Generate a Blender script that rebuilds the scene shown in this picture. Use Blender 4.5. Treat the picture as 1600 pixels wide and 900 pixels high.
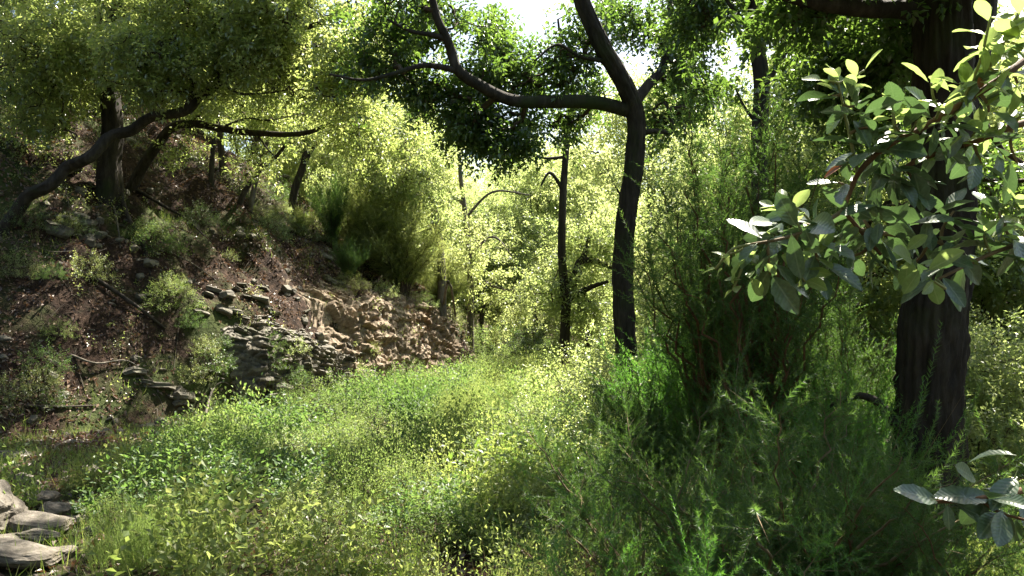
import bpy, math, random
import numpy as np
from mathutils import Vector, Matrix

for o in list(bpy.data.objects):
    bpy.data.objects.remove(o)
rng = np.random.default_rng(7)
random.seed(7)
SC = bpy.context.scene
COL = SC.collection

# ------------------------------------------------------------------ camera
F = 1232.0
CAM = np.array([0.0, 0.0, 1.6])
TH = math.atan(50.0 / F)
FWD = np.array([0, math.cos(TH), math.sin(TH)])
UPV = np.array([0, -math.sin(TH), math.cos(TH)])
cam_d = bpy.data.cameras.new('camera')
cam_d.sensor_width = 36.0
cam_d.lens = 36.0 * F / 1600.0
cam_d.clip_start = 0.05
cam_d.clip_end = 5000
cam = bpy.data.objects.new('camera', cam_d)
cam.location = CAM
cam.rotation_euler = (math.pi / 2 + TH, 0, 0)
COL.objects.link(cam)
SC.camera = cam

# ------------------------------------------------------------------ light
SUN_AZ, SUN_EL = math.radians(34), math.radians(54)     # azimuth clockwise from +Y
SUN = np.array([math.sin(SUN_AZ) * math.cos(SUN_EL), math.cos(SUN_AZ) * math.cos(SUN_EL), math.sin(SUN_EL)])
W = bpy.data.worlds.new('World')
SC.world = W
W.use_nodes = True
wn = W.node_tree
sky = wn.nodes.new('ShaderNodeTexSky')
sky.sky_type = 'NISHITA'
sky.sun_disc = False
sky.sun_elevation = SUN_EL
sky.sun_rotation = SUN_AZ
sky.air_density = 1.3
sky.dust_density = 3.0
wn.nodes['Background'].inputs['Strength'].default_value = 0.055
wn.links.new(sky.outputs[0], wn.nodes['Background'].inputs['Color'])
sl = bpy.data.lights.new('sun', 'SUN')
sl.energy = 5.0
sl.angle = math.radians(0.55)
sl.color = (1.0, 0.93, 0.80)
so = bpy.data.objects.new('sun', sl)
so.rotation_euler = Vector(SUN).to_track_quat('Z', 'Y').to_euler()
so.location = (0, 0, 40)
COL.objects.link(so)
SC.view_settings.view_transform = 'Standard'
SC.view_settings.look = 'None'
SC.view_settings.gamma = 1.0
SC.view_settings.use_curve_mapping = False
SC.view_settings.exposure = 2.4
SC.cycles.max_bounces = 7
SC.cycles.diffuse_bounces = 4
SC.cycles.glossy_bounces = 2
SC.cycles.transmission_bounces = 4
SC.cycles.transparent_max_bounces = 4
SC.cycles.use_denoising = True

# ------------------------------------------------------------------ helpers
def nrm(v):
    return v / np.maximum(np.linalg.norm(v, axis=-1, keepdims=True), 1e-9)

def _h(ix, iy, iz):
    n = (ix * 374761393 + iy * 668265263 + iz * 2147483647 * 31 + 1274126177) & 0xFFFFFFFF
    n = ((n ^ (n >> 13)) * 1274126177) & 0xFFFFFFFF
    n = n ^ (n >> 16)
    return (n & 0xFFFF) / 65535.0

def noise(p):
    p = np.asarray(p, float)
    i = np.floor(p).astype(np.int64)
    f = p - i
    f = f * f * (3 - 2 * f)
    r = 0
    for a in (0, 1):
        for b in (0, 1):
            for c in (0, 1):
                w = (f[..., 0] if a else 1 - f[..., 0]) * (f[..., 1] if b else 1 - f[..., 1]) * (f[..., 2] if c else 1 - f[..., 2])
                r = r + w * _h(i[..., 0] + a, i[..., 1] + b, i[..., 2] + c)
    return r * 2 - 1

def fbm(p, o=4):
    s, a, t = 0, 1.0, 0
    p = np.asarray(p, float)
    for k in range(o):
        s = s + a * noise(p * (2 ** k) + 17.3 * k)
        t += a
        a *= 0.5
    return s / t

# ---- terrain height
BANK = np.array([(-14, -60), (-11, -8), (-9.4, 2), (-8.0, 7), (-6.7, 10.4), (-4.3, 14), (-2.4, 18.2), (-1.0, 22.0), (-1.3, 24.5),
                 (-3.6, 28.5), (-9, 33), (-20, 41), (-60, 62), (-320, 160), (-600, 160), (-600, -60)], float)
RIGHT = np.array([(1.6, -60), (1.6, 2), (1.9, 8), (2.3, 14), (3.3, 20), (3.0, 27), (-1, 34), (-8, 40), (-20, 49), (-60, 74), (-330, 190)], float)

def seg_dist(x, y, poly, closed):
    n = len(poly)
    d = np.full(np.shape(x), 1e9)
    for k in range(n if closed else n - 1):
        a, b = poly[k], poly[(k + 1) % n]
        e = b - a
        t = np.clip(((x - a[0]) * e[0] + (y - a[1]) * e[1]) / (e @ e), 0, 1)
        d = np.minimum(d, np.hypot(x - a[0] - t * e[0], y - a[1] - t * e[1]))
    return d

def inside(x, y, poly):
    c = np.zeros(np.shape(x), bool)
    n = len(poly)
    for k in range(n):
        a, b = poly[k], poly[(k + 1) % n]
        m = ((a[1] > y) != (b[1] > y)) & (x < (b[0] - a[0]) * (y - a[1]) / (b[1] - a[1] + 1e-12) + a[0])
        c ^= m
    return c

RPOLY = np.vstack([RIGHT, [(-330, 900), (900, 900), (900, -60)]])

def H(x, y):
    x = np.asarray(x, float)
    y = np.asarray(y, float)
    p = np.stack([x, y, 0 * x], -1)
    db = np.where(inside(x, y, BANK), seg_dist(x, y, BANK, True), 0)
    db = np.maximum(db + np.where(db > 0, 0.25 * fbm(p * 0.7 + 3, 3), 0), 0)
    # how much of the bank foot is a rock cut: between y 12 and 24
    cut = np.clip((y - 10.5) / 3, 0, 1) * np.clip((29 - y) / 4, 0, 1)
    foot = 0.62 + 1.35 * cut
    z = np.minimum(db / 0.75, 1) ** 0.8 * foot
    d2 = np.maximum(db - 0.75, 0)
    z = z + 0.74 * np.minimum(d2, 11) + 0.45 * np.clip(d2 - 11, 0, 60) + 0.12 * np.clip(d2 - 71, 0, 150)
    z = z + np.where(db > 0, np.minimum(db, 2.0) * (0.22 * fbm(p * 0.55, 4) + 0.26 * fbm(p * 1.7 + 9, 3) + .16 * (np.abs(fbm(p * np.array([.9, 1.6, 1]) + 61, 3)) - .2) + .07 * fbm(p * 4.5 + 2, 2)), 0)
    dr = np.where(inside(x, y, RPOLY), seg_dist(x, y, RIGHT, False), 0)
    z = z - 0.5 * np.minimum(dr, 60) * np.clip(dr / 3, 0, 1) - 0.1 * np.clip(dr - 60, 0, 250)
    z = z + 0.07 * fbm(p * 0.6 + 31, 3) + 0.03 * fbm(p * 2.5 + 5, 2)
    return z

def P(px, py, d):
    return CAM + d * (FWD + (px - 800) / F * np.array([1.0, 0, 0]) + (450 - py) / F * UPV)

def G(px, py, lo=2.0, hi=60.0):
    ds = np.linspace(lo, hi, 900)
    r = FWD + (px - 800) / F * np.array([1.0, 0, 0]) + (450 - py) / F * UPV
    pts = CAM + ds[:, None] * r
    below = pts[:, 2] < H(pts[:, 0], pts[:, 1])
    k = int(np.argmax(below)) if below.any() else len(ds) - 1
    return pts[k], ds[k]

def gz(x, y):
    return float(H(np.array(x), np.array(y)))

# ---- mesh builders
def new_mesh(name, verts, faces, smooth=False, attr=None):
    """faces: int array (n,3) or (n,4)."""
    verts = np.asarray(verts, np.float32)
    faces = np.asarray(faces, np.int32)
    m = bpy.data.meshes.new(name)
    k = faces.shape[1]
    m.vertices.add(len(verts))
    m.vertices.foreach_set('co', verts.ravel())
    m.loops.add(faces.size)
    m.loops.foreach_set('vertex_index', faces.ravel())
    m.polygons.add(len(faces))
    m.polygons.foreach_set('loop_start', np.arange(0, faces.size, k, dtype=np.int32))
    try:
        m.polygons.foreach_set('loop_total', np.full(len(faces), k, np.int32))
    except Exception:
        pass
    m.polygons.foreach_set('use_smooth', np.full(len(faces), bool(smooth)))
    if attr is not None:
        a = m.attributes.new('rnd', 'FLOAT', 'FACE')
        a.data.foreach_set('value', np.asarray(attr, np.float32))
    m.update(calc_edges=True)
    m.validate(verbose=False)
    return m

def link(name, mesh, mat=None, parent=None, loc=None):
    o = bpy.data.objects.new(name, mesh)
    COL.objects.link(o)
    if mat is not None and mesh is not None and len(mesh.materials) == 0:
        mesh.materials.append(mat)
    if parent is not None:
        o.parent = parent
    if loc is not None:
        o.location = loc
    return o

def tag(o, label=None, cat=None, group=None, kind=None):
    if label: o['label'] = label
    if cat: o['category'] = cat
    if group: o['group'] = group
    if kind: o['kind'] = kind
    return o

def empty(name, loc, label, cat, group=None):
    o = bpy.data.objects.new(name, None)
    o.location = [float(v) for v in loc]
    o.empty_display_size = 0.2
    COL.objects.link(o)
    return tag(o, label, cat, group)

def catmull(pts, per=6):
    p = np.asarray(pts, float)
    if len(p) < 3:
        t = np.linspace(0, 1, per + 1)[:, None]
        return p[0] * (1 - t) + p[-1] * t
    q = np.vstack([2 * p[0] - p[1], p, 2 * p[-1] - p[-2]])
    out = []
    for i in range(1, len(q) - 2):
        a, b, c, d = q[i - 1], q[i], q[i + 1], q[i + 2]
        for t in np.linspace(0, 1, per, endpoint=False):
            out.append(0.5 * (2 * b + (c - a) * t + (2 * a - 5 * b + 4 * c - d) * t * t + (3 * b - a - 3 * c + d) * t ** 3))
    out.append(q[-2])
    return np.array(out)

def tube(pts, r0, r1, sides=8, rough=0.0, per=6, smooth_pts=True, seed=0.0, flare=0.0, furrow=0):
    c = catmull(pts, per) if smooth_pts else np.asarray(pts, float)
    n = len(c)
    t = nrm(np.gradient(c, axis=0))
    ref = np.array([0.31, 0.93, 0.2]) if abs(t[0] @ np.array([0.31, 0.93, 0.2])) < 0.9 else np.array([1.0, 0, 0])
    u = np.zeros_like(c)
    u[0] = nrm(ref - (ref @ t[0]) * t[0])
    for i in range(1, n):
        w = u[i - 1] - (u[i - 1] @ t[i]) * t[i]
        u[i] = nrm(w)
    v = np.cross(t, u)
    s = np.linspace(0, 1, n)
    r = r0 + (r1 - r0) * s if np.isscalar(r0) else r0
    r = r * (1 + flare * np.exp(-s * n / 4.0))
    a = np.linspace(0, 2 * math.pi, sides, endpoint=False)
    ring = np.cos(a)[None, :, None] * u[:, None] + np.sin(a)[None, :, None] * v[:, None]
    rr = np.repeat(r[:, None], sides, 1)
    V = c[:, None] + ring * rr[..., None]
    if rough > 0:
        q = ring * 3.0 + (c[:, None] * np.array([0.9, 0.9, 0.9])) + seed
        lump = fbm(q * 0.9, 3)
        ridge = 1 - np.abs(noise(np.concatenate([ring * 7.0, 0 * ring[..., :1]], -1)[..., :3] + np.stack([0 * rr, 0 * rr, np.repeat((s * n * 0.13)[:, None], sides, 1)], -1) + seed))
        V = c[:, None] + ring * (rr * (1 + rough * 0.9 * lump + rough * 0.55 * (ridge - 0.5)))[..., None]
    if furrow:
        z_ = np.repeat(np.concatenate([[0], np.cumsum(np.linalg.norm(np.diff(c, axis=0), axis=1))])[:, None], sides, 1)
        aa = np.repeat(a[None], n, 0)
        q = np.stack([np.cos(aa) * 3, np.sin(aa) * 3, z_ * 5], -1)
        w = aa * furrow / 2 + 2.6 * fbm(q * .9 + 5, 3)
        g = np.abs(np.sin(w)) ** .6 * (.7 + .6 * noise(np.stack([np.cos(aa) * 5, np.sin(aa) * 5, z_ * 9], -1)))
        V = c[:, None] + (V - c[:, None]) * (1 - .09 + .15 * g + .03 * noise(q * 6))[..., None]
    i = np.arange(n - 1)[:, None] * sides
    j = np.arange(sides)[None]
    k = (j + 1) % sides
    Fq = np.stack([i + j, i + k, i + sides + k, i + sides + j], -1).reshape(-1, 4)
    V = V.reshape(-1, 3)
    # end cap: pull to a point
    tip = len(V)
    V = np.vstack([V, c[-1] + t[-1] * r[-1] * 0.6])
    b = (n - 1) * sides
    cap = np.stack([b + j[0], b + k[0], np.full(sides, tip), np.full(sides, tip)], -1)
    return V, Fq, cap[:, :3]

def merge(parts):
    """list of (V, F) with the same face width"""
    off, VV, FF = 0, [], []
    for v, f in parts:
        VV.append(v)
        FF.append(np.asarray(f) + off)
        off += len(v)
    return np.vstack(VV), np.vstack(FF)

def tri(q):
    return np.vstack([q[:, [0, 1, 2]], q[:, [0, 2, 3]]])

def tube_tri(*a, **k):
    V, q, c = tube(*a, **k)
    return V, np.vstack([tri(q), c])

# ---- leaves
def leaves(c, ax, L, K, size, width, droop=0.15, spread=0.9, fwd=0.45, jitter=0.25, upn=1.0, start=0.15):
    """clumps: centres c (N,3), axes ax (N,3); K two-triangle folded leaves each"""
    N = len(c)
    L = np.repeat(np.broadcast_to(np.asarray(L, float), (N,)), K)
    c = np.repeat(c, K, 0)
    ax = np.repeat(nrm(ax), K, 0)
    n = N * K
    t = np.tile(np.linspace(start, 1, K), N)
    ang = np.tile(np.arange(K) * 2.39996, N) + np.repeat(rng.uniform(0, 6.28, N), K) + rng.normal(0, .3, n)
    ref = np.where(np.abs(ax[:, 2:3]) < 0.9, np.array([[0, 0, 1.0]]), np.array([[1.0, 0, 0]]))
    u = nrm(np.cross(ax, ref))
    v = np.cross(ax, u)
    rad = np.cos(ang)[:, None] * u + np.sin(ang)[:, None] * v
    pos = c + ax * (t * L)[:, None] + rad * (rng.uniform(0.0, 0.35, n) * L * 0.5)[:, None] + rng.normal(0, 1, (n, 3)) * (jitter * L * 0.3)[:, None]
    d = nrm(rad * spread + ax * (fwd + 0.4 * t[:, None] ** 3) + rng.normal(0, jitter, (n, 3)) + np.array([0, 0, -droop]))
    up = np.array([0, 0, upn]) + rng.normal(0, 0.45, (n, 3))
    s = nrm(np.cross(d, up))
    nn = np.cross(s, d)
    sz = (size * rng.uniform(0.65, 1.2, n))[:, None]
    w = sz * width * 0.5
    fold = rng.uniform(0.05, 0.5, n)[:, None] * w
    b = pos
    r = pos + d * sz * 0.45 + s * w + nn * fold
    l = pos + d * sz * 0.45 - s * w + nn * fold
    tip = pos + d * sz - nn * sz * rng.uniform(0, 0.2, n)[:, None]
    V = np.stack([b, r, tip, l], 1).reshape(-1, 3)
    i = np.arange(n) * 4
    Ft = np.stack([np.stack([i, i + 1, i + 2], -1), np.stack([i, i + 2, i + 3], -1)], 1).reshape(-1, 3)
    cl = np.repeat(rng.uniform(0, 1, N), K) * 0.7 + rng.uniform(0, 1, n) * 0.3
    return V, Ft, np.repeat(cl, 2)

def blades(base, d, length, width, bend=0.2):
    """one-triangle blades"""
    n = len(base)
    d = nrm(d)
    s = nrm(np.cross(d, rng.normal(0, 1, (n, 3))))
    ln = (np.asarray(length) * rng.uniform(0.7, 1.2, n))[:, None]
    w = np.asarray(width) * 0.5
    tip = base + d * ln + rng.normal(0, 1, (n, 3)) * ln * bend * 0.3
    V = np.stack([base - s * w, base + s * w, tip], 1).reshape(-1, 3)
    return V, np.arange(3 * n).reshape(-1, 3)

# ------------------------------------------------------------------ materials
def nodemat(name):
    m = bpy.data.materials.new(name)
    m.use_nodes = True
    nt = m.node_tree
    nt.nodes.clear()
    out = nt.nodes.new('ShaderNodeOutputMaterial')
    return m, nt, out

def ramp(nt, fac, stops):
    r = nt.nodes.new('ShaderNodeValToRGB')
    e = r.color_ramp.elements
    while len(e) < len(stops):
        e.new(0.5)
    for k, (p, c) in enumerate(stops):
        e[k].position = p
        e[k].color = (*c, 1)
    nt.links.new(fac, r.inputs['Fac'])
    return r.outputs['Color']

def leaf_mat(name, cols, tcol, trans=0.5, gloss=0.05, rough=0.4):
    m, nt, out = nodemat(name)
    at = nt.nodes.new('ShaderNodeAttribute')
    at.attribute_name = 'rnd'
    n = len(cols)
    c = ramp(nt, at.outputs['Fac'], [(k / (n - 1), cols[k]) for k in range(n)])
    ct = ramp(nt, at.outputs['Fac'], [(k / (len(tcol) - 1), tcol[k]) for k in range(len(tcol))])
    d = nt.nodes.new('ShaderNodeBsdfDiffuse')
    nt.links.new(c, d.inputs['Color'])
    t = nt.nodes.new('ShaderNodeBsdfTranslucent')
    nt.links.new(ct, t.inputs['Color'])
    a = nt.nodes.new('ShaderNodeMixShader')
    a.inputs[0].default_value = trans
    nt.links.new(d.outputs[0], a.inputs[1])
    nt.links.new(t.outputs[0], a.inputs[2])
    g = nt.nodes.new('ShaderNodeBsdfGlossy')
    g.inputs['Roughness'].default_value = rough
    g.inputs['Color'].default_value = (1, 1, 1, 1)
    b = nt.nodes.new('ShaderNodeMixShader')
    b.inputs[0].default_value = gloss
    nt.links.new(a.outputs[0], b.inputs[1])
    nt.links.new(g.outputs[0], b.inputs[2])
    nt.links.new(b.outputs[0], out.inputs['Surface'])
    return m

def rocky(name, stops, scale, rough=0.85, bump=0.4, stretch=(1, 1, 1), moss=None, coord='Object', spec=0.25):
    m, nt, out = nodemat(name)
    tc = nt.nodes.new('ShaderNodeTexCoord')
    mp = nt.nodes.new('ShaderNodeMapping')
    mp.inputs['Scale'].default_value = stretch
    nt.links.new(tc.outputs[coord], mp.inputs['Vector'])
    nz = nt.nodes.new('ShaderNodeTexNoise')
    nz.inputs['Scale'].default_value = scale
    nz.inputs['Detail'].default_value = 8
    nz.inputs['Roughness'].default_value = 0.68
    nt.links.new(mp.outputs[0], nz.inputs['Vector'])
    c = ramp(nt, nz.outputs['Fac'], stops)
    if moss:
        n2 = nt.nodes.new('ShaderNodeTexNoise')
        n2.inputs['Scale'].default_value = moss[1]
        n2.inputs['Detail'].default_value = 6
        nt.links.new(tc.outputs[coord], n2.inputs['Vector'])
        f = ramp(nt, n2.outputs['Fac'], [(moss[2], (0, 0, 0)), (min(1, moss[2] + 0.12), (1, 1, 1))])
        mx = nt.nodes.new('ShaderNodeMix')
        mx.data_type = 'RGBA'
        nt.links.new(f, mx.inputs[0])
        nt.links.new(c, mx.inputs[6])
        mx.inputs[7].default_value = (*moss[0], 1)
        c = mx.outputs[2]
    p = nt.nodes.new('ShaderNodeBsdfPrincipled')
    p.inputs['Roughness'].default_value = rough
    p.inputs['Specular IOR Level'].default_value = spec
    nt.links.new(c, p.inputs['Base Color'])
    bp = nt.nodes.new('ShaderNodeBump')
    bp.inputs['Strength'].default_value = bump
    bp.inputs['Distance'].default_value = 0.03
    nt.links.new(nz.outputs['Fac'], bp.inputs['Height'])
    nt.links.new(bp.outputs[0], p.inputs['Normal'])
    nt.links.new(p.outputs[0], out.inputs['Surface'])
    return m

M = {}
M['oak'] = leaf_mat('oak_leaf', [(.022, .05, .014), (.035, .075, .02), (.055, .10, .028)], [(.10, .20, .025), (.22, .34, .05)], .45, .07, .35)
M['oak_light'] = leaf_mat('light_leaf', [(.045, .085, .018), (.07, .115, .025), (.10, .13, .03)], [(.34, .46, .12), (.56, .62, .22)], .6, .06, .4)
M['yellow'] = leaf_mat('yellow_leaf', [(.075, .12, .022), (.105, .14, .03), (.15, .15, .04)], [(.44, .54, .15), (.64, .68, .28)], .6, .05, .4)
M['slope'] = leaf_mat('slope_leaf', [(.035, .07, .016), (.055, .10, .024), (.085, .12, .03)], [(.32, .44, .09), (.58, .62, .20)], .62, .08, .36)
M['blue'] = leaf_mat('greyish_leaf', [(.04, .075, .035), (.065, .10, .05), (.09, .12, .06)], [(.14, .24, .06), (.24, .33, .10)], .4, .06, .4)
M['heath'] = leaf_mat('heath_needle', [(.025, .06, .016), (.04, .085, .022), (.065, .11, .03)], [(.10, .22, .03), (.20, .34, .06)], .4, .03, .5)
M['heath_olive'] = leaf_mat('olive_heath_needle', [(.07, .095, .03), (.10, .125, .04), (.14, .15, .05)], [(.30, .37, .08), (.48, .53, .15)], .55, .03, .5)
M['heath_bright'] = leaf_mat('bright_heath_needle', [(.035, .10, .022), (.05, .13, .028), (.07, .15, .035)], [(.12, .34, .03), (.22, .46, .06)], .45, .03, .5)
M['weed'] = leaf_mat('weed_leaf', [(.055, .09, .02), (.085, .125, .028), (.125, .145, .038)], [(.22, .37, .07), (.42, .52, .15)], .42, .025, .5)
M['weed_lime'] = leaf_mat('lime_weed_leaf', [(.09, .14, .03), (.12, .17, .04), (.17, .19, .06)], [(.34, .46, .09), (.52, .58, .18)], .42, .025, .5)
M['weed_dark'] = leaf_mat('dark_weed_leaf', [(.03, .07, .018), (.05, .10, .026), (.075, .12, .035)], [(.14, .28, .05), (.26, .38, .09)], .4, .025, .5)
M['grass'] = leaf_mat('grass_blade', [(.05, .10, .02), (.08, .13, .03), (.15, .15, .06)], [(.22, .40, .04), (.42, .46, .12)], .45, .04, .45)
M['litter'] = leaf_mat('dead_leaf', [(.03, .014, .008), (.075, .034, .019), (.14, .075, .045), (.27, .19, .13)], [(.12, .05, .02), (.22, .12, .05)], .2, .06, .45)
M['straw'] = leaf_mat('dry_stalk', [(.14, .10, .05), (.24, .18, .10), (.33, .27, .17)], [(.2, .15, .06), (.3, .24, .12)], .25, .03, .5)
M['bark_dark'] = rocky('dark_bark', [(.3, (.012, .010, .008)), (.5, (.035, .028, .022)), (.72, (.075, .062, .05))], 5, .9, .9, (2.2, 2.2, .45), ((.035, .045, .015), 1.3, .56))
M['bark_oak'] = rocky('oak_bark', [(.3, (.02, .016, .012)), (.5, (.055, .043, .033)), (.72, (.12, .095, .072))], 6, .9, .9, (2.2, 2.2, .5), ((.05, .055, .025), 1.6, .58))
M['bark_grey'] = rocky('grey_bark', [(.3, (.05, .042, .032)), (.5, (.11, .095, .075)), (.72, (.2, .18, .15))], 8, .9, .6, (1.5, 1.5, .6))
M['twig'] = rocky('twig_bark', [(.3, (.03, .022, .015)), (.6, (.09, .065, .045)), (.8, (.14, .11, .08))], 14, .9, .3)
M['stem_red'] = rocky('reddish_stem', [(.3, (.07, .035, .02)), (.6, (.16, .085, .045)), (.8, (.24, .14, .08))], 18, .8, .3)
M['stem_pale'] = rocky('pale_stem', [(.3, (.12, .08, .045)), (.6, (.22, .16, .09)), (.8, (.3, .23, .14))], 25, .8, .3)
M['stem_green'] = rocky('green_stem', [(.3, (.16, .17, .06)), (.7, (.27, .27, .11))], 25, .6, .2)
M['slate'] = rocky('slate', [(.28, (.03, .026, .019)), (.45, (.085, .075, .056)), (.6, (.15, .132, .10)), (.75, (.27, .24, .19))], 4.5, .75, .7, (1, 1, 2.5), ((.06, .07, .025), 1.7, .6), 'Object', .35)
M['schist'] = rocky('weathered_schist', [(.28, (.07, .048, .03)), (.45, (.17, .125, .085)), (.6, (.27, .215, .155)), (.75, (.40, .34, .26))], 6.5, .9, .9, (1, 1, 2), ((.14, .085, .045), 1.3, .58))
M['stone'] = rocky('pale_stone', [(.28, (.04, .034, .026)), (.45, (.095, .082, .066)), (.6, (.15, .132, .108)), (.75, (.24, .215, .185))], 6, .8, .6, (1, 1, 3), ((.10, .085, .06), 3.1, .58))

# ground: soil with litter, moss and rock by noise
def ground_mat():
    m, nt, out = nodemat('forest_soil')
    tc = nt.nodes.new('ShaderNodeTexCoord')
    def nz(s, d=8, r=.65):
        n = nt.nodes.new('ShaderNodeTexNoise')
        n.inputs['Scale'].default_value = s
        n.inputs['Detail'].default_value = d
        n.inputs['Roughness'].default_value = r
        nt.links.new(tc.outputs['Object'], n.inputs['Vector'])
        return n.outputs['Fac']
    a = ramp(nt, nz(9), [(.3, (.010, .006, .004)), (.5, (.030, .018, .012)), (.66, (.065, .040, .027)), (.8, (.13, .09, .062))])
    b = ramp(nt, nz(6), [(.35, (.02, .03, .008)), (.65, (.065, .08, .025))])
    f = ramp(nt, nz(.55, 5), [(.48, (0, 0, 0)), (.60, (1, 1, 1))])
    mx = nt.nodes.new('ShaderNodeMix'); mx.data_type = 'RGBA'
    nt.links.new(f, mx.inputs[0]); nt.links.new(a, mx.inputs[6]); nt.links.new(b, mx.inputs[7])
    p = nt.nodes.new('ShaderNodeBsdfPrincipled')
    p.inputs['Roughness'].default_value = .95
    p.inputs['Specular IOR Level'].default_value = .15
    nt.links.new(mx.outputs[2], p.inputs['Base Color'])
    bp = nt.nodes.new('ShaderNodeBump')
    bp.inputs['Strength'].default_value = .9
    bp.inputs['Distance'].default_value = .05
    nt.links.new(nz(14), bp.inputs['Height'])
    nt.links.new(bp.outputs[0], p.inputs['Normal'])
    nt.links.new(p.outputs[0], out.inputs['Surface'])
    return m
M['ground'] = ground_mat()

# ------------------------------------------------------------------ the ground
def axis_steps(lo, hi, f0, f1, fine):
    a = list(np.arange(f0, f1 + 1e-6, fine))
    s, x = fine, f1
    while x < hi:
        s *= 1.16; x += s; a.append(min(x, hi))
    s, x = fine, f0
    while x > lo:
        s *= 1.16; x -= s; a.insert(0, max(x, lo))
    return np.array(a)
gx = axis_steps(-560, 700, -15, 6.5, 0.11)
gy = axis_steps(-55, 850, 1.5, 31, 0.11)
X, Y = np.meshgrid(gx, gy)
Z = H(X, Y)
nx, ny = len(gx), len(gy)
i = (np.arange(ny - 1)[:, None] * nx + np.arange(nx - 1)[None]).ravel()
gm = new_mesh('ground', np.stack([X, Y, Z], -1).reshape(-1, 3), np.stack([i, i + 1, i + nx + 1, i + nx], -1), True)
tag(link('ground', gm, M['ground']), kind='structure')
#__PART2__
# ------------------------------------------------------------------ where the canopy lets the sun and the sky through
SUNLIT = [(600, 700, 1.3), (700, 640, 1.7), (820, 605, 1.8), (540, 665, 1.0), (640, 660, 1.5), (480, 760, .6), (560, 850, .4), (700, 770, .8), (740, 690, 1.0),
          (800, 650, 1.5), (760, 720, .9), (130, 650, .4), (430, 790, .5), (650, 530, .8), (590, 490, .5), (720, 560, .8), (30, 790, .35), (90, 880, .25),
          (420, 425, .4), (255, 455, .22), (40, 320, .3), (500, 385, .5), (600, 890, .25), (860, 760, .5), (620, 790, .45), (880, 650, .8), (320, 770, .45), (210, 810, .3),
          (180, 740, .3), (360, 850, .3), (250, 250, .3), (1010, 640, .6), (520, 720, .8), (330, 690, .35), (260, 870, .25), (460, 880, .25), (780, 800, .3), (300, 800, .5), (400, 800, .5), (240, 770, .4), (500, 830, .5), (650, 830, .4)]
SUNPTS = [(G(a, b)[0], r) for a, b, r in SUNLIT]
rf = np.random.default_rng(5)
for _ in range(60):
    a_, b_ = rf.uniform(0, 540), rf.uniform(260, 660)
    SUNPTS.append((G(a_, b_)[0], rf.uniform(.10, .22)))
for _ in range(25):
    SUNPTS.append((G(rf.uniform(0, 500), rf.uniform(680, 890))[0], rf.uniform(.15, .35)))
SUNPTS += [(P(740, 400, 22.3), 1.8), (P(700, 250, 21.5), 1.8), (P(850, 330, 15.8), 1.2), (P(790, 470, 22), 1.4), (P(640, 350, 16.5), 1.2), (P(570, 310, 17), 1.0), (P(690, 430, 18.5), .9), (P(1105, 790, 2.7), .28), (P(1530, 80, 1.1), .30), (P(1450, 150, 1.1), .16), (P(1300, 110, 1.12), .12), (P(1460, 430, 1.05), .08), (P(1210, 430, 1.06), .06)]
GAPS = [(815, 6, 30), (790, 20, 10), (1150, 80, 32), (1205, 105, 22), (735, 55, 14), (855, 215, 16), (1010, 305, 12), (838, 50, 10), (1255, 100, 18),
        (1050, 150, 14), (690, 175, 10), (1110, 120, 14), (1440, 440, 16), (1540, 440, 18), (1560, 535, 16), (1385, 545, 12)]

def open_sun(c, soft=1.0):
    keep = np.ones(len(c), bool)
    for p, r in SUNPTS:
        q = c - p
        s = q @ SUN
        d = np.linalg.norm(q - s[:, None] * SUN, axis=1)
        keep &= ~((s > 1.2) & (d < r * soft * (0.75 + 0.5 * rng.random(len(c)))))
    return keep

def open_sky(c):
    q = c - CAM
    z = q @ FWD
    px = 800 + F * q[:, 0] / z
    py = 450 - F * (q @ UPV) / z
    keep = np.ones(len(c), bool)
    for a, b, r in GAPS:
        keep &= ~((z > 0) & (np.hypot(px - a, py - b) < r * (0.7 + 0.5 * rng.random(len(c)))))
    keep &= ~(((px > -60) & (px < 1660) & (py > -60) & (z < 3.5)) | (np.linalg.norm(q, axis=1) < 2.2))
    return keep

def cloud(ell, gate=-0.3, nscale=1.3):
    out, nor = [], []
    for (px, py, d, rx, ry, rd, n) in ell:
        c = P(px, py, d)
        v = nrm(rng.normal(0, 1, (n, 3)))
        r = rng.random(n)[:, None] ** 0.42
        q = c + v * r * np.array([rx * d / F, rd, ry * d / F])
        out.append(q)
        nor.append(v)
    q, v = np.vstack(out), np.vstack(nor)
    k = noise(q * nscale + 40) > gate
    return q[k], v[k]

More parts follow.
